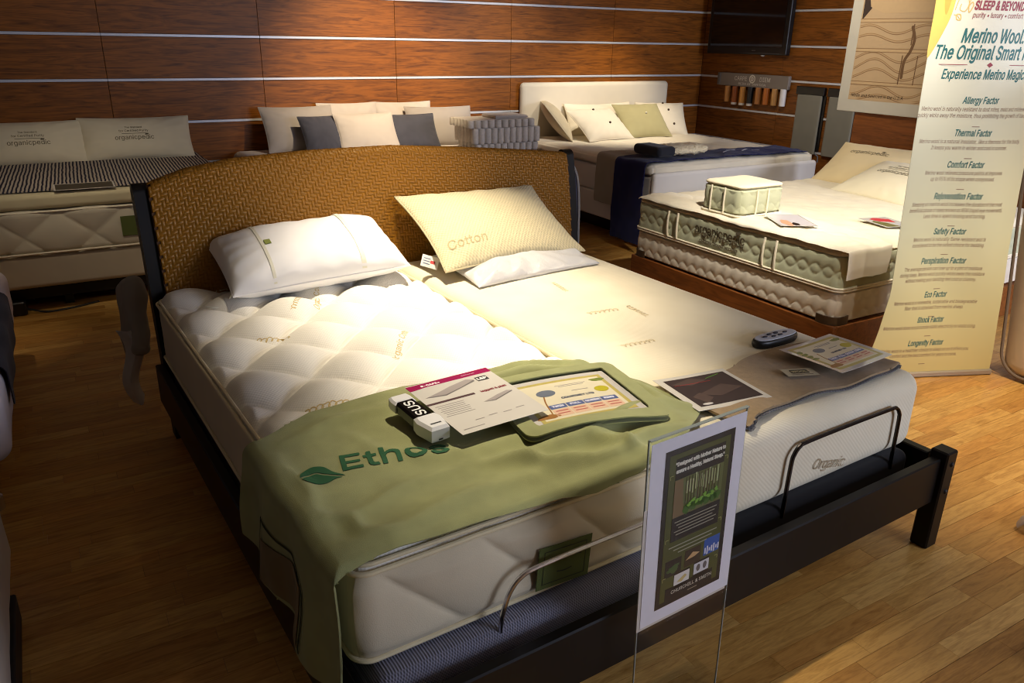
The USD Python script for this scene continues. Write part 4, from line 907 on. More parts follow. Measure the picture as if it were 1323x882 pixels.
# hanging poster
pz = thing('hanging_poster', 'hanging poster with a sepia print of a stacked mattress, above the reddish headboard', 'poster', (5.11, 2.6, 1.09))
HP = Sheet((5.12, 2.50, 1.555), (0, -1, 0), (0, 0, 1))
canvas = fabric('canvas', lin(190, 184, 168), var=.04)
sepia = [ink(lin(*c), .7) for c in ((184, 156, 118), (138, 106, 70), (106, 76, 46), (190, 160, 118), (54, 38, 28))]
obj('canvas_sheet', HP.plate(1.02, .94, .012, 8), canvas, pz)
PX0 = -.41
obj('print_ground', HP.put(rect(0, .02, .84, .80)), sepia[0], pz, smooth=False)
obj('pillow_print', HP.put(Polygon([(PX0+.02, .42), (PX0+.06, .28), (PX0+.18, .235), (.30, .24), (.42, .30), (.42, .42)]), 3), sepia[3], pz, smooth=False)
obj('shade_print', [HP.put(Polygon([(PX0, .36), (PX0+.02, .42), (PX0+.07, .27), (PX0+.01, .20), (PX0, .20)]), 2), HP.put(Polygon([(.20, .235), (.42, .30), (.42, .20), (.3, .205)]), 2)], sepia[4], pz, smooth=False)
obj('tape_print', [HP.put(rect(0, z, .84, .016), 3) for z in (.185, -.02, -.255)], sepia[3], pz, smooth=False)
obj('tape_edge_print', [HP.put(rect(0, z, .84, .004), 4) for z in (.173, .197, -.008, -.032, -.243, -.267)], sepia[1], pz, smooth=False)
wv = []
for z, a in ((.12, .030), (.06, .025), (-.07, .035), (-.13, .045), (-.19, .035), (-.31, .035), (-.36, .02)):
    wv.append(stroke([(PX0+.84*i/14, z+a*math.sin(i*.80+z*5)) for i in range(15)], .006, 4).intersection(rect(0, .02, .83, .79)))
obj('wave_print', HP.put(union_all(wv), 2), sepia[1], pz, smooth=False)
obj('wave_shade_print', HP.put(union_all([affinity.translate(w, 0, .012) for w in wv]).intersection(rect(0, .02, .83, .79)), 1.5), ink(lin(156, 124, 84), .7), pz, smooth=False)
obj('handle_print', HP.put(union_all([rect(-.02, -.15, .008, .20), rect(.10, -.15, .006, .20), rect(.03, .09, .008, .14), stroke([(.02, .14), (.05, .06), (.035, -.02), (-.0, -.09), (.0, -.2)], .022)]), 5), sepia[2], pz, smooth=False)
obj('lettering', HP.put(at(text('Made and Sourced in the U.S.A.', .022, .15, 1.0, res=30, align='l'), PX0+.015, -.355), 5), sepia[4], pz, smooth=False)
for y in (2.1, 2.9): obj('cord', tube([(5.124, y, 2.02), (5.124, y, HC)], .002, 5), canvas, pz)
obj('top_rail', tube([(5.126, 1.985, 2.022), (5.126, 3.015, 2.022)], .009, 8), white_metal, pz)

# ================================================================ WHITE BED IN THE CORNER
WX0, WX1, WY0, WY1 = 3.60, 5.40, 3.36, 5.30
white_uph = fabric('white_uph', lin(214, 208, 200), var=.02); topper_c = fabric('topper_c', lin(222, 212, 190), var=.03, bump=.5)
head_c = fabric('head_c', lin(216, 206, 186), var=.02)
wb = thing('upholstered_bed', 'white upholstered bed with a tall cream headboard in the corner', 'bed', (4.5, 4.4, 0))
obj('headboard', rbox(WX0, WX1-.02, WY1+.005, WY1+.085, .10, 1.185, (.04, .035, .04), .06), head_c, wb)
obj('lower_box', rbox(WX0, WX1, WY0+.03, WY1, .175, .388, .02, .1), white_uph, wb)
obj('upper_box', rbox(WX0, WX1, WY0+.03, WY1, .392, .598, .02, .1), white_uph, wb)
obj('foot_panel', rbox(WX0-.01, WX1+.01, WY0-.02, WY0+.03, .185, .634, (.03, .024, .03), .05), white_uph, wb)
obj('plinth', box(WX0+.25, WX1-.2, WY0+.3, WY1-.1, 0, .178, .004), black, wb, smooth=False)
wt = thing('mattress_topper', 'thick tufted cream mattress topper on the white corner bed', 'mattress topper', (4.5, 4.4, .6))
def d_top(P, N):
    u = np.where(np.abs(N[:, 0]) > .6, P[:, 1], P[:, 0])
    side = np.abs(N[:, 2]) < .5
    return np.where(side, .018*np.abs(np.sin(PI*u/.33))**.4, .010*(np.abs(np.sin(PI*P[:, 0]/.33)*np.sin(PI*P[:, 1]/.33)))**.4) + .008*nz(P, 4, 1)
obj('body', rbox(WX0+.0, WX1, WY0+.035, WY1, .602, .690, (.05, .05, .035), .025, d_top), topper_c, wt)
obj('corner_strap', tube([(WX1-.03, WY0-.004, .69), (WX1-.008, WY0-.024, .665), (WX1-.006, WY0-.026, .615)], .006, 6), ink(lin(70, 70, 72)), wt)
def drape(x0, x1, y0, y1, zt, left_len, seed, xs=WX0, wr=.010):
    """band of cloth across the bed top, hanging over its left side by left_len"""
    poly = sbox(xs-left_len, y0, x1, y1)
    def fn(s, t):
        ox, dx = bend(xs-s, .045); p = np.stack([s, t, 0*s], -1)
        x = np.where(s < xs, xs-.022-ox, s); hang = np.clip((xs-s)/.3, 0, 1)
        return np.stack([x-hang*(.012+.02*nz(p, 8, seed)), t+.02*nz(p, 3, seed+1)*np.clip((s-xs)*3, 0, 1), zt-dx+wr*nz(p, 9, seed)*2], -1)
    return cloth(poly, .018, fn, .005)
single('cloth_strip', drape(0, 3.86, 3.76, 4.00, .722, .42, 3), fabric('strip_grey', lin(150, 140, 124), var=.05), 'grey beige cloth strip hanging over the left side of the white corner bed', 'cloth', (3.7, 3.9, .6), smooth=60)
navy = fabric('navy', lin(20, 24, 74), var=.15, sheen=.1)
nv = single('throw', drape(0, 5.33, 3.395, 3.76, .716, .66, 6, wr=.014), navy, 'navy blue throw across the foot of the white corner bed, hanging to the floor', 'throw', (4.3, 3.6, .6), smooth=60)
for k, (x, y, a) in enumerate(((4.52, 3.55, 8), (4.62, 3.60, -14), (4.74, 3.56, 10), (4.86, 3.55, -6))):
    obj('pattern', decal(at(Polygon([(-.05, -.012), (.05, .004), (.045, .02), (-.04, .008)]), x, y, a), lambda x, y, z: np.stack([x, y, .7255+.014*2*nz(np.stack([x, y, 0*x], -1), 9, 6)+z], -1)), ink(lin(196, 198, 214), .8), nv, smooth=False)
fold = thing('folded_blanket', 'charcoal folded blanket with a cream shearling face, on the navy throw', 'blanket', (4.05, 3.72, .73))
char = fabric('char', lin(44, 46, 54), var=.1)
obj('folded_cloth', rbox(3.68, 3.86, 3.42, 3.74, .738, .815, .032, .03, lambda P, N: .010*nz(P, 14, 2)), char, fold)
shear = fabric('shearling', lin(240, 226, 190), var=.12, vscale=38, bump=1., bscale=90, bdist=.012)
obj('shearling', rbox(3.80, 4.22, 3.40, 3.66, .742, .818, (.10, .10, .034), .013, lambda P, N: .024*nz(P, 36, 4)), shear, fold)
dots = ink(lin(70, 54, 40), .8)
def cushion(name, lab, P, place, mt_, base, buttons=(), cat='pillow', btn=None):
    t_ = thing(name, lab, cat, base); pl = Placed(P, *place)
    obj('case', pl.mesh, mt_, t_, smooth=True); obj('piping', pl.piping(.004), mt_, t_)
    for x, y in buttons:
        c = pl.f(P.on(A(x), A(y), A(.002))); obj('button', trimesh.creation.icosphere(2, .011).apply_translation(c), btn or dots, t_)
    return t_
cord_beige = fabric('cord_beige', lin(196, 182, 150), var=.08, bump=.6, bscale=160)
sage_c = fabric('sage_c', lin(168, 160, 118), var=.05); white_lin = fabric('white_lin', lin(222, 212, 190), var=.03)
PP = lambda w, h, t, s: Pillow(w, h, t, s, .05, .010, (44, 34), under=.7)
cushion('pillow', 'rumpled beige pillow at the left end of the row on the white corner bed', PP(.62, .42, .17, 41), (50, 0, 62, (3.84, 5.10, .86)), cord_beige, (3.84, 5.1, .7))
cushion('pillow', 'large cream pillow at the back of the row on the white corner bed', PP(.80, .34, .14, 42), (68, 0, 0, (4.45, 5.22, .83)), white_lin, (4.45, 5.22, .7))
cushion('pillow', 'white cushion with two dark buttons, leaning beside the sage cushion', PP(.58, .42, .16, 43), (36, 0, 8, (4.22, 4.90, .825)), white_lin, (4.2, 4.93, .7), [(-.03, .14), (.03, -.06)])
cushion('pillow', 'sage green cushion with a pale button on the white corner bed', PP(.52, .42, .15, 44), (42, 0, -6, (4.76, 4.95, .84)), sage_c, (4.72, 4.98, .7), [(.02, .03)], btn=ink(lin(200, 196, 176)))
cushion('pillow', 'cream cushion with dark dots at the right end of the white corner bed', PP(.50, .40, .15, 45), (48, 0, -24, (5.12, 5.08, .83)), white_lin, (5.12, 5.1, .7), [(-.08, .10), (.06, .06), (-.04, -.06), (.10, -.10), (.02, .16)])

# ================================================================ LOW BED IN THE MIDDLE, AT THE BACK WALL
LX0, LX1, LY0, LY1 = .93, 3.30, 4.42, 5.36
lw = thing('mattress', 'white mattress of the low bed at the back wall, behind the cane headboard', 'mattress', (2, 4.4, .3))
obj('body', rbox(LX0, LX1, LY0, LY1, .33, .695, .06, .07, lambda P, N: .006*nz(P, 5, 2)), fabric('low_white', lin(214, 206, 200), var=.03), lw)
obj('side_band', rbox(LX0-.006, LX1+.006, LY0-.006, LY1-.01, .52, .64, (.06, .06, .05), .05, lambda P, N: .010*np.abs(np.sin(P[:, 1]*40))), fabric('low_grey', lin(150, 146, 140), var=.15, vscale=40), lw)
lb2 = thing('low_platform', 'plain white base of the low bed at the back wall', 'bed base', (2, 4.4, 0))
obj('body', rbox(LX0+.01, LX1-.01, LY0+.01, LY1, .10, .328, .02, .1), white_uph, lb2)
for x, y in ((LX0+.15, LY0+.15), (LX1-.15, LY0+.15), (LX0+.15, LY1-.15), (LX1-.15, LY1-.15)): obj('leg', lathe([(0, 0), (.025, 0), (.03, .1), (0, .1)], 16).apply_translation((x, y, 0)), black, lb2)
lin_grey = fabric('lin_grey', lin(160, 152, 146), var=.03); lin_white = fabric('lin_white', lin(190, 180, 172), var=.03); lin_char = fabric('lin_char', lin(70, 70, 80), var=.12, bump=.6)
cushion('pillow', 'pale grey pillow at the left end of the low bed row', PP(.60, .38, .13, 51), (60, 0, 4, (1.455, 5.19, .865)), lin_grey, (1.45, 5.2, .7))
cushion('pillow', 'white pillow at the back of the low bed row, above the white front cushion', PP(.52, .36, .09, 52), (74, 0, 0, (1.90, 5.30, .870)), lin_white, (1.95, 5.27, .7))
cushion('pillow', 'cream pillow at the back of the low bed row, above the right charcoal cushion', PP(.52, .36, .09, 53), (74, 0, -2, (2.40, 5.30, .868)), lin_white, (2.36, 5.27, .7))
cushion('pillow', 'pale grey pillow at the right end of the low bed row', PP(.60, .36, .13, 54), (60, 0, -8, (2.66, 5.12, .850)), lin_grey, (2.6, 5.15, .7))
cushion('pillow', 'narrow charcoal cushion left of the white cushion on the low bed', PP(.34, .33, .11, 55), (54, 0, 4, (1.57, 4.97, .835)), lin_char, (1.58, 4.97, .7))
cushion('pillow', 'white square cushion between the two charcoal cushions on the low bed', PP(.50, .35, .13, 56), (55, 0, 0, (1.92, 4.93, .84)), lin_white, (1.92, 4.93, .7))
cushion('pillow', 'wide charcoal cushion right of the white cushion on the low bed', PP(.48, .32, .11, 57), (54, 0, -4, (2.31, 4.98, .832)), lin_char, (2.31, 4.98, .7))
# stack of spring samples
coil = fabric('coil_cloth', lin(208, 200, 190), var=.10, vscale=60, bump=.8, bscale=120)
def coils(name, lab, x0, x1, y0, y1, z0, z1, r, base):
    t_ = thing(name, lab, 'mattress sample', base); P_ = [(0, z0), (r*.86, z0+.002), (r, z0+.012), (r*.97, (z0+z1)/2), (r, z1-.012), (r*.86, z1-.002), (0, z1)]
    nx, ny = max(1, round((x1-x0)/(2*r))), max(1, round((y1-y0)/(2*r)))
    for i in range(nx):
        for j in range(ny):
            if i in (0, nx-1) or j in (0, ny-1) : obj('coil_pocket', lathe(P_, 12).apply_translation((x0+(i+.5)*(x1-x0)/nx, y0+(j+.5)*(y1-y0)/ny, 0)), coil, t_)
    obj('core', box(x0+r, x1-r, y0+r, y1-r, z0, z1-.003), coil, t_, smooth=False)
    obj('cover_sheet', box(x0+r*.5, x1-r*.5, y0+r*.5, y1-r*.5, z1-.004, z1, .001), coil, t_, smooth=False)
coils('spring_sample', 'low layer of grey pocket springs at the bottom of the sample stack', 2.66, 3.26, 4.46, 4.80, .701, .765, .030, (2.96, 4.63, .70))
coils('spring_sample', 'tall layer of grey pocket springs in the middle of the sample stack', 2.63, 3.27, 4.45, 4.81, .767, .890, .030, (2.95, 4.63, .77))
coils('spring_sample', 'shallow layer of grey pocket springs on top of the sample stack', 2.58, 3.21, 4.44, 4.80, .892, .955, .030, (2.9, 4.62, .91))
tl = thing('sample_book', 'thin pale sample slab lying on the spring sample stack', 'sample', (3.0, 4.64, .957)); obj('slab', box(2.86, 3.16, 4.50, 4.74, .956, .980, .004), lin_white, tl, smooth=False); obj('edge_strip', box(2.855, 3.165, 4.495, 4.50, .964, .972), lin_grey, tl, smooth=False)

# ================================================================ BED ON THE LEFT, LENGTHWISE AT THE BACK WALL
BX0, BX1, BY0, BY1 = -1.38, .68, 3.93, 5.33
sb1 = thing('box_spring', 'pale box spring of the dim bed at the left back wall', 'box spring', (-.3, 4.6, .15))
obj('body', rbox(BX0, BX1, BY0, BY1, .155, .358, .03, .06, lambda P, N: .004*nz(P, 8, 3)), fabric('left_box', lin(184, 172, 150), var=.05), sb1)
lbf = thing('low_platform', 'low dark base under the box spring at the left back wall', 'bed base', (-.3, 4.6, 0)); obj('frame', box(BX0+.05, BX1-.05, BY0+.12, BY1-.05, .06, .154, .004), black, lbf, smooth=False)
for x in (-1.2, -.40, .5): obj('foot', box(x, x+.05, BY0+.15, BY0+.2, 0, .06, .003), black, lbf, smooth=False)
sm2 = thing('mattress', 'cream diamond-quilted mattress of the dim bed at the left back wall', 'mattress', (-.3, 4.6, .36))
def d_left(P, N): return np.where(N[:, 1] < -.6, .020*(np.abs(np.sin(PI*(P[:, 0]/.36+P[:, 2]/.30)))*np.abs(np.sin(PI*(P[:, 0]/.36-P[:, 2]/.30))))**.45, 0)
obj('body', rbox(BX0, BX1, BY0, BY1, .362, .605, .03, (.012, .04, .012), d_left), fabric('left_matt', lin(196, 186, 164), var=.04), sm2)
for z in (.362, .60):
    o = rrect(BX0-.008, BX1+.008, BY0-.008, BY1+.008, .04); obj('piping', tube(np.c_[o, np.full(len(o), z)], .007, 6, True), cream_pipe, sm2)
gl = Sheet((.07, BY0-.026, .482), (1, 0, 0), (0, 0, 1)); obj('green_label', gl.plate(.21, .118, .002), tag_green, sm2, label='dark green cloth label')
tpc = thing('topper', 'folded cream topper along the edge of the left bed', 'mattress topper', (-.3, 4.6, .61))
obj('body', rbox(BX0+.01, BX1-.01, BY0-.01, BY1, .612, .700, .03, .04, lambda P, N: .010*nz(P, 6, 6)), fabric('left_top', lin(200, 188, 152), var=.04), tpc)
stripes = usdkit.material(stage, '/World/Looks/stripes', {'t': ('texture_coordinate', {}), 'mp': ('mapping', dict(scale=(1, .35, 1), rotation=(0, 0, .12))), 'w': ('wave_texture', dict(wave_type='bands', bands_direction='x', scale=15., distortion=1.6, detail=1., detail_scale=1.6)), 'r': ('rgb_ramp', {'ramp': [(.38, lin(44, 44, 58)), (.55, lin(176, 164, 148))]}), 'p': ('principled_bsdf', dict(roughness=.95, specular_ior_level=.1))},
    [('t.object', 'mp.vector'), ('mp.vector', 'w.vector'), ('w.fac', 'r.fac'), ('r.color', 'p.base_color')], surface='p.BSDF')
def lay(x, y): p = np.stack([x, y, 0*x], -1); return np.stack([x, y, .712+.010*nz(p, 5, 3)], -1)
single('striped_blanket', cloth(sbox(BX0, BY0+.05, BX1-.03, BY1-.04), .03, lay, .005), stripes, 'dark and beige wavy striped blanket over the left bed', 'blanket', (-.3, 4.6, .7), smooth=60)
lfb = thing('leaflet', 'dark leaflet on the cream topper edge of the left bed', 'leaflet', (-.2, 3.97, .71)); LSH = Sheet((-.19, 3.985, .722), (1, .0, 0), (0, 1, .12)); obj('sheet', LSH.plate(.32, .13, .001, 6), gloss_paper, lfb); obj('print', LSH.put(rect(0, 0, .30, .11)), ink(lin(72, 70, 58), .3), lfb, smooth=False)
sheer = fabric('sheer_pillow', lin(206, 194, 164), var=.03)
logo_pillow('pillow', 'cream lettered pillow with a frilled edge, left one on the striped blanket', Pillow(.76, .32, .15, 61, .035, .010, (60, 40), under=.6), (62, 0, 0, (-.455, 5.17, .835)), sheer, 0, (-.45, 5.2, .71), pos=(.02, -.035), sz=.032, extra=('The Standard', 'for Certified Purity'))
t_, pl_ = logo_pillow('pillow', 'cream lettered pillow with a frilled edge, right one on the striped blanket', Pillow(.74, .32, .15, 62, .035, .010, (60, 40), under=.6), (62, 0, -2, (.245, 5.16, .845)), sheer, 0, (.25, 5.2, .71), pos=(-.02, -.035), sz=.032, extra=('The Standard', 'for Certified Purity'))
# plug and cable on the floor
pg = thing('power_adapter', 'black power adapter with cables on the floor below the left bed', 'power adapter', (-.66, 4.02, 0))
obj('body', rbox(-.72, -.60, 3.93, 4.01, .002, .085, .015, .05), black, pg)
obj('cable', tube(smoothpath([(-.60, 3.97, .03), (-.50, 3.94, .006), (-.36, 3.96, .006), (-.22, 4.02, .006)], 6), .006, 6), black, pg)
obj('cable', tube(smoothpath([(-.67, 3.97, .08), (-.68, 4.05, .12), (-.62, 4.1, .11), (-.55, 4.13, .02), (-.55, 4.2, .006)], 6), .006, 6), black, pg)

# ================================================================ BEDS AT THE LEFT EDGE
ea = thing('bed', 'white bed with a dark cover at the left edge, farther one', 'bed', (-1.1, 2.4, 0))
lil = fabric('lilac_white', lin(222, 216, 226), var=.02)
obj('mattress_body', rbox(-1.6, -.625, 1.55, 3.25, .215, .47, .06, .05, lambda P, N: .012*nz(P, 5, 2)), lil, ea)
obj('dark_cover', cloth(sbox(-1.6, 1.80, -.45, 2.75), .02, lambda s, t: np.stack([np.where(s > -.66, -.655+bend(s+.66, .045)[0]+.004*np.sin(t*18), s), t+.0*s, .487-bend(s+.66, .045)[1]*.9+.006*nz(np.stack([s, t, 0*s], -1), 7, 3)], -1), .004), fabric('dark_cover', lin(26, 20, 30), var=.2), ea, smooth=60)
for x, y in ((-.72, 1.68), (-1.5, 1.68), (-.72, 3.1), (-1.5, 3.1)): obj('leg', lathe([(0, 0), (.026, 0), (.026, .05), (.018, .06), (.018, .13), (.026, .14), (.026, .22), (0, .22)], 16).apply_translation((x, y, 0)), chrome, ea)
eb = thing('bed', 'cloth-covered bed with a dark base at the left edge, nearer one', 'bed', (-1.2, .4, 0))
obj('cloth_body', rbox(-1.65, -.652, -.75, 1.20, .09, .335, .05, .03, lambda P, N: .02*nz(P, 4, 8)), fabric('edge_cloth', lin(196, 184, 172), var=.06), eb)
obj('base_box', box(-1.6, -.648, -.7, 1.0, 0, .089, .004), mat('edge_base', lin(26, 28, 34), rough=.5), eb, smooth=False)

# ================================================================ BANNER, STANDING MATTRESS
bd = A([.506, -.213, 0.]); bd /= np.linalg.norm(bd)
bn = thing('rollup_banner', 'tall cream roll-up banner listing merino wool factors, right of the sample bed', 'banner', (3.4, .8, 0))
B0 = A([3.145, .901, 0.]); nrm_b = np.cross(bd, [0, 0, 1.])
BH, BL0, BR0 = 2.08, -.145, .47
def bedge(z): return np.interp(z, [0, .06, .15, .25, .45, .8, 2.2], [-.15, -.15, -.136, -.118, -.098, -.115, -.150]), np.interp(z, [0, .1, .3, .64, 1.3, 2.2], [.545, .54, .515, .48, .45, .43])
def ban(u, z, l):
    """u in 0..1 across, z up; the paper bows a little"""
    a, b = bedge(z); s = a+(b-a)*u
    bow = .030*np.sin(PI*u)*np.exp(-((z-.25)/.35)**2)*0+.012*np.sin(u*7+z*3)*np.clip(z*2, 0, 1)+.05*np.exp(-(z/.12)**2)*0
    return B0+s[..., None]*bd+np.stack([0*z, 0*z, z], -1)+(l+bow)[..., None]*nrm_b
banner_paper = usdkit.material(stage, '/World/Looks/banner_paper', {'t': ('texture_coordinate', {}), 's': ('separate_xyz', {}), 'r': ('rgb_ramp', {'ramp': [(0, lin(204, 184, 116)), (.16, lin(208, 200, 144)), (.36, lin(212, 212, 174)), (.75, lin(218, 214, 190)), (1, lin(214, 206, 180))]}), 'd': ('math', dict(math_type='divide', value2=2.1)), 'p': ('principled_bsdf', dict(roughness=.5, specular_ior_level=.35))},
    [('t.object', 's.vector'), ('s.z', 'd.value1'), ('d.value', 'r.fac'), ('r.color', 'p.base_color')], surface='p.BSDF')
U, Z = np.meshgrid(np.linspace(0, 1, 16), np.linspace(.022, BH, 60), indexing='ij'); idx = np.arange(U.size).reshape(U.shape)
q = np.stack([idx[:-1, :-1], idx[1:, :-1], idx[1:, 1:], idx[:-1, 1:]], -1).reshape(-1, 4); f_ = np.vstack([q[:, [0, 1, 2]], q[:, [0, 2, 3]]])
Fp, Bp = ban(U.ravel(), Z.ravel(), 0*U.ravel()), ban(U.ravel(), Z.ravel(), 0*U.ravel()-.002)
ft_ = f_ if np.dot(np.cross(Fp[f_[0, 1]]-Fp[f_[0, 0]], Fp[f_[0, 2]]-Fp[f_[0, 0]]), nrm_b) > 0 else f_[:, ::-1]
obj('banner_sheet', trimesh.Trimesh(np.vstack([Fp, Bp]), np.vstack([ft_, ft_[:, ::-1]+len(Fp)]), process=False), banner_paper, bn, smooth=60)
ex = lambda a, b, d0, d1, z0, z1: mapped(box(a, b, d0, d1, z0, z1, .006), lambda x, y, z: B0+x[:, None]*bd+y[:, None]*nrm_b+np.stack([0*z, 0*z, z], -1))
obj('base_housing', fixw(ex(-.16, .555, -.06, .012, 0, .030)), mat('alu', lin(170, 160, 140), rough=.35, metallic=.6), bn, smooth=False)
obj('support_pole', tube([B0+bd*.16-nrm_b*.04+A([0, 0, z]) for z in (.02, BH)], .008, 8), chrome, bn)
obj('top_bar', tube([B0+bd*s-nrm_b*.004+A([0, 0, BH]) for s in (-.15, .43)], .012, 8), chrome, bn)
def bput(shape, lv=1, h=.0003, sub=.12):
    m = extr(shape, h); v, f = trimesh.remesh.subdivide_to_size(m.vertices, m.faces, sub)
    def fn(x, z, l):
        a, b = bedge(z); return ban((x-a)/(b-a), z, l+.0003*lv)
    return trimesh.Trimesh(fn(v[:, 0], v[:, 1], v[:, 2]), f[:, ::-1] if 0 else f, process=False)
TEAL, MAR, DGR = ink(lin(28, 96, 92), .6), ink(lin(142, 44, 52), .6), ink(lin(132, 100, 78), .6)
CXB = .155
def fit(t_, h, w, shear=.18, bold=False, res=40):
    g = text(t_, h, shear, 1., bold, res); b = g.bounds; return affinity.scale(g, w/(b[2]-b[0]), 1., origin=(0, 0))
obj('lettering', [bput(at(fit('SLEEP & BEYOND', .034, .250, .15, True), .150, 1.722)), bput(at(fit('purity • luxury • comfort', .021, .250, .15), .150, 1.690))], MAR, bn, smooth=False)
obj('lettering', [bput(at(fit('Merino Wool:', .056, .310, bold=.5), CXB, 1.590)), bput(at(fit('The Original Smart Fiber', .056, .53, bold=.5), CXB+.01, 1.522)), bput(at(fit('Experience Merino Magic!', .040, .41, bold=.5), CXB, 1.440))], TEAL, bn, smooth=False)
obj('rule', [bput(rect(CXB, 1.499, .46, .0025)), bput(Polygon([(CXB-.015, 1.499), (CXB, 1.510), (CXB+.015, 1.499), (CXB, 1.488)]))], MAR, bn, smooth=False)
secs = [(1.336, 'Allergy Factor', ['Merino wool is naturally resistant to dust mites, mold and mildew and', 'quickly wicks away the moisture, thus prohibiting the growth of bacteria.']),
        (1.194, 'Thermal Factor', ['Merino wool is a natural insulator, like a thermos for the body.', 'It keeps you warm in winter and cool in summer.']),
        (1.052, 'Comfort Factor', ['Merino wool relieves pressure points at improves', 'up to 95% of its shape when compressed.']),
        (.906, 'Rejuvenation Factor', ['Sleeping on merino wool increases the duration of the most', 'beneficial phase of sleep known as REM (rapid eye movement).', 'Less time is spent tossing and turning.']),
        (.738, 'Safety Factor', ['Merino wool is naturally flame resistant and is', 'considered to be the safest choice for bedding.']),
        (.594, 'Perspiration Factor', ['The average person can lose up to a pint of moisture', 'during sleep. Merino wool quickly wicks away the moisture', 'without making your bedding feel cold or clammy.']),
        (.424, 'Eco Factor', ['Merino wool is a renewable, sustainable and biodegradable', 'fiber that is obtained from merino sheep.']),
        (.294, 'Shock Factor', ['Merino wool does not promote static electricity or static cling.']),
        (.172, 'Longevity Factor', ['Merino wool is a healthier choice to sleep on as it offers you', 'comfort and the best comfort for years to come.'])]
heads, bodies, rules = [], [], []
for z, h_, ls in secs:
    heads.append(bput(at(fit(h_, .029, .0122*len(h_), bold=.5), CXB, z)))
    for k, l in enumerate(ls): bodies.append(bput(at(fit(l, .0185, .0078*len(l), res=38), CXB, z-.033-.028*k)))
    rules.append(bput(rect(CXB, z-.044-.028*len(ls), .035, .003)))
obj('lettering', heads, TEAL, bn, smooth=False); obj('lettering', bodies, DGR, bn, smooth=False); obj('rule', rules, DGR, bn, smooth=False)
petal = Polygon(smoothpath([(-.148, 1.92), (-.075, 1.92), (-.062, 1.80), (-.066, 1.70), (-.092, 1.61), (-.128, 1.53), (-.139, 1.55), (-.143, 1.7)], 6, True)).buffer(0)
pe = obj('flower_print', bput(petal, 1), ink(lin(226, 184, 84), .6), bn, smooth=False)
obj('flower_shade', [bput(Polygon(smoothpath([(-.115, 1.92), (-.085, 1.92), (-.078, 1.80), (-.088, 1.70), (-.108, 1.76)], 6, True)).buffer(0), 2)], ink(lin(230, 156, 62), .6), pe, smooth=False)
obj('flower_heart', [bput(Polygon(smoothpath([(-.106, 1.94), (-.092, 1.93), (-.090, 1.85), (-.098, 1.81), (-.106, 1.86)], 6, True)).buffer(0), 3)], ink(lin(206, 92, 40), .6), pe, smooth=False)
obj('vine_print', bput(union_all([stroke([(-.055, 1.72), (-.045, 1.765), (-.02, 1.775), (-.002, 1.745), (-.012, 1.715), (-.035, 1.72), (-.034, 1.742)], .003), stroke([(-.002, 1.745), (.012, 1.80), (.012, 1.88)], .003), stroke([(-.055, 1.70), (-.04, 1.695), (-.025, 1.68)], .003), stroke([(.0, 1.735), (.006, 1.71), (.018, 1.735), (.012, 1.75)], .004, 6, True), stroke([(-.045, 1.70), (-.028, 1.70), (-.024, 1.68), (-.04, 1.682)], .004, 6, True)])), ink(lin(206, 170, 92), .6), bn, smooth=False)
# beige mattress standing on edge
be = thing('standing_mattress', 'beige mattress standing on its long edge, right of the banner', 'mattress', (3.8, -.2, 0))
lean = lambda m: mapped(m, lambda x, y, z: np.stack([x+.02*z, y+.13*z, z], 1))
obj('body', lean(rbox(3.672, 3.90, -1.25, .652, .022, 1.50, (.045, .12, .06), .05, lambda P, N: .006*nz(P, 3, 4))), fabric('beige_side', lin(212, 196, 176), var=.03), be)
for x in (3.678, 3.894):
    pts = rrect(-1.25, .654, .022, 1.50, .11, 8, .08); obj('piping', lean(tube([(x, p[0], p[1]) for p in pts], .008, 8, True)), fabric('beige_pipe', lin(120, 104, 88), var=.03) if x < 3.7 else cream_pipe, be)

# ================================================================ ON THE RIGHT WALL
tv = thing('television', 'black flat television on the wood panelled right wall', 'television', (5.85, 4.75, 1.46))
obj('case', rbox(5.825, 5.888, 4.22, 5.27, 1.462, 2.10, .012, .2), black, tv)
obj('screen', box(5.821, 5.826, 4.27, 5.22, 1.53, 2.05, .001), mat('screen', lin(10, 10, 13), rough=.08, coat=.5), tv, smooth=False)
obj('bezel_strip', box(5.818, 5.826, 4.30, 4.75, 1.474, 1.480), mat('bezel', lin(70, 70, 74), rough=.2), tv, smooth=False)
obj('sensor', rot(lathe([(0, 0), (.018, 0), (.02, .006), (.012, .014), (0, .016)], 14), 180, 0, 0, (5.85, 4.52, 1.461)), ink(lin(170, 168, 164)), tv)
obj('lettering', Sheet((5.8215, 4.62, 1.50), (0, -1, 0), (0, 0, 1)).put(rect(0, 0, .05, .008)), ink(lin(90, 90, 94)), tv, smooth=False)
rk = thing('sample_rack', 'grey lettered bar holding sample bed legs on the right wall under the television', 'display rack', (5.86, 4.63, 1.15))
obj('bar', rbox(5.855, 5.894, 4.165, 5.06, 1.155, 1.280, .006, .2), mat('rack_grey', lin(126, 116, 108), rough=.5), rk, smooth=40)
obj('end_cap', rbox(5.850, 5.894, 5.061, 5.10, 1.157, 1.278, .006, .2), mat('rack_cap', lin(96, 88, 82), rough=.5), rk)
KS = Sheet((5.8535, 4.62, 1.225), (0, -1, 0), (0, 0, 1)); pale = ink(lin(206, 200, 190))
obj('lettering', [KS.put(at(text('CARPE', .040, 0, .95, False, 34), -.155, -.012)), KS.put(at(text('DIEM', .040, 0, .95, False, 34), .165, -.012)), KS.put(at(text('EXPECT THE EXCEPTIONAL' if 0 else 'BEDS OF SWEDEN', .020, 0, 1.5, False, 30), 0, -.052))], pale, rk, smooth=False)
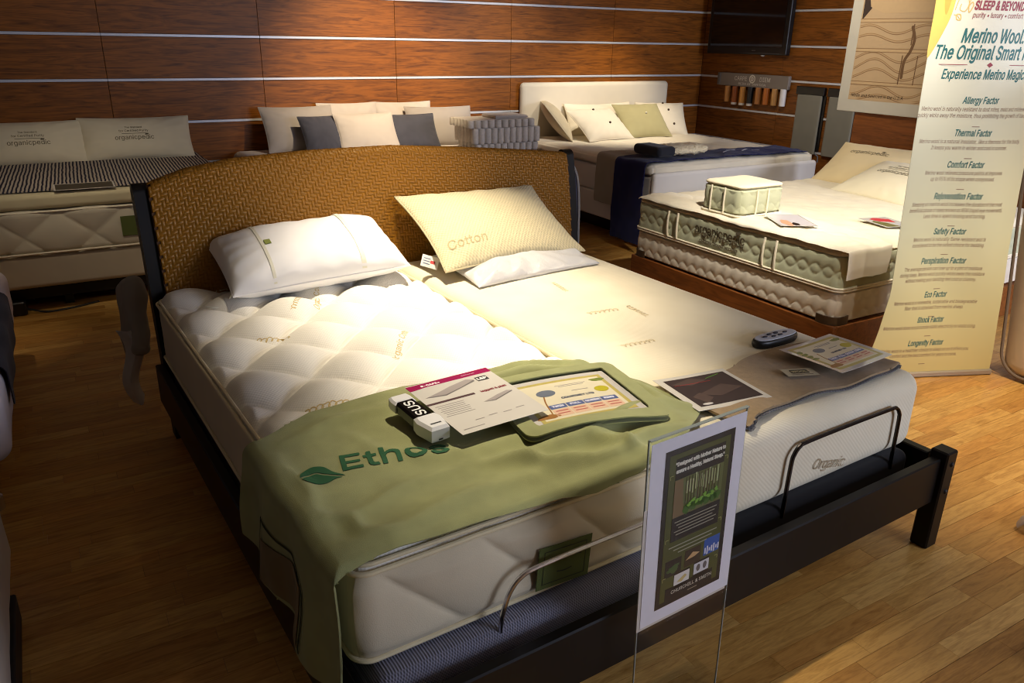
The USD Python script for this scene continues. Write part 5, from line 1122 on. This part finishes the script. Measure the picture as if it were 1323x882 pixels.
obj('emblem', [KS.put(Point(0, .008).buffer(.040, 12).difference(Point(0, .008).buffer(.028, 12))), KS.put(at(text('D', .034, 0, 1., True, 30), 0, -.009))], pale, rk, smooth=False)
legs_ = [('light oak', (190, 130, 66), 0), ('reddish brown', (150, 80, 34), 1), ('honey oak', (196, 134, 62), 1), ('black', (24, 24, 28), 1), ('pale brown', (172, 112, 58), 0), ('orange brown', (184, 104, 40), 0), ('blond wood', (186, 136, 78), 0), ('white', (216, 210, 204), 0)]
for k, (nm, c, cap) in enumerate(legs_):
    y = 4.945-.1045*k; z0 = .995+.001*k
    s_ = thing('wood_sample', f'{nm} sample bed leg' + (' with a pale end cap' if cap else '') + ' under the grey lettered bar', 'wood sample', (5.872, y, z0))
    obj('shaft', lathe([(0, .0), (.026, .0), (.030, .004), (.031, .158), (0, .158)], 20).apply_translation((5.862, y, z0)), wood(f'leg_{k}', lin(*[x*.86 for x in c]), lin(*c), (5, 5, .7)) if k not in (3, 7) else ink(lin(*c), .4), s_)
    if cap: obj('end_cap', lathe([(0, -.022), (.027, -.022), (.030, -.018), (.030, .002), (0, .002)], 20).apply_translation((5.862, y, z0)), ink(lin(206, 196, 186)), s_)
swatch = fabric('swatch', lin(128, 124, 110), var=.06)
for nm, y0, y1 in (('left', 3.765, 4.045), ('right', 3.405, 3.685)):
    t_ = thing('fabric_swatch', f'grey fabric swatch hanging on the right wall, {nm} one of the two', 'fabric swatch', (5.87, (y0+y1)/2, .6))
    obj('cloth', rbox(5.862, 5.885, y0+.0, y1, .60, 1.13, (.008, .02, .01), .05, lambda P, N: .003*nz(P, 6, 2)), swatch, t_)
    obj('clamp', box(5.860, 5.897, y0-.02, y1+.02, 1.128, 1.20, .004), black, t_, smooth=False)
    obj('backing_board', box(5.886, 5.897, y0-.03, y1-.0, .63, 1.13, .003), black, t_, smooth=False)
# crumpled clear wrap by the right edge
clear = usdkit.material(stage, '/World/Looks/clear_film', {'a': ('transparent_bsdf', dict(color=(.9, .9, .9))), 'g': ('principled_bsdf', dict(base_color=lin(190, 184, 176), roughness=.25)), 'm': ('mix_closure', dict(fac=.45))}, [('a.BSDF', 'm.closure1'), ('g.BSDF', 'm.closure2')], surface='m.closure')
for k, (x, y) in enumerate(((2.40, -.19), (1.80, -.58))):
    m_ = rbox(x-.05, x+.14, y-.10, y+.04, .002, .05, .022, .014, lambda P, N: .035*np.abs(nz(P, 14, 3+k)))
    single('plastic_film', m_, clear, ('crumpled clear plastic film on the floor, upper one at the right edge', 'crumpled clear plastic film on the floor, lower one at the right edge')[k], 'plastic film', (x, y, 0), smooth=True)
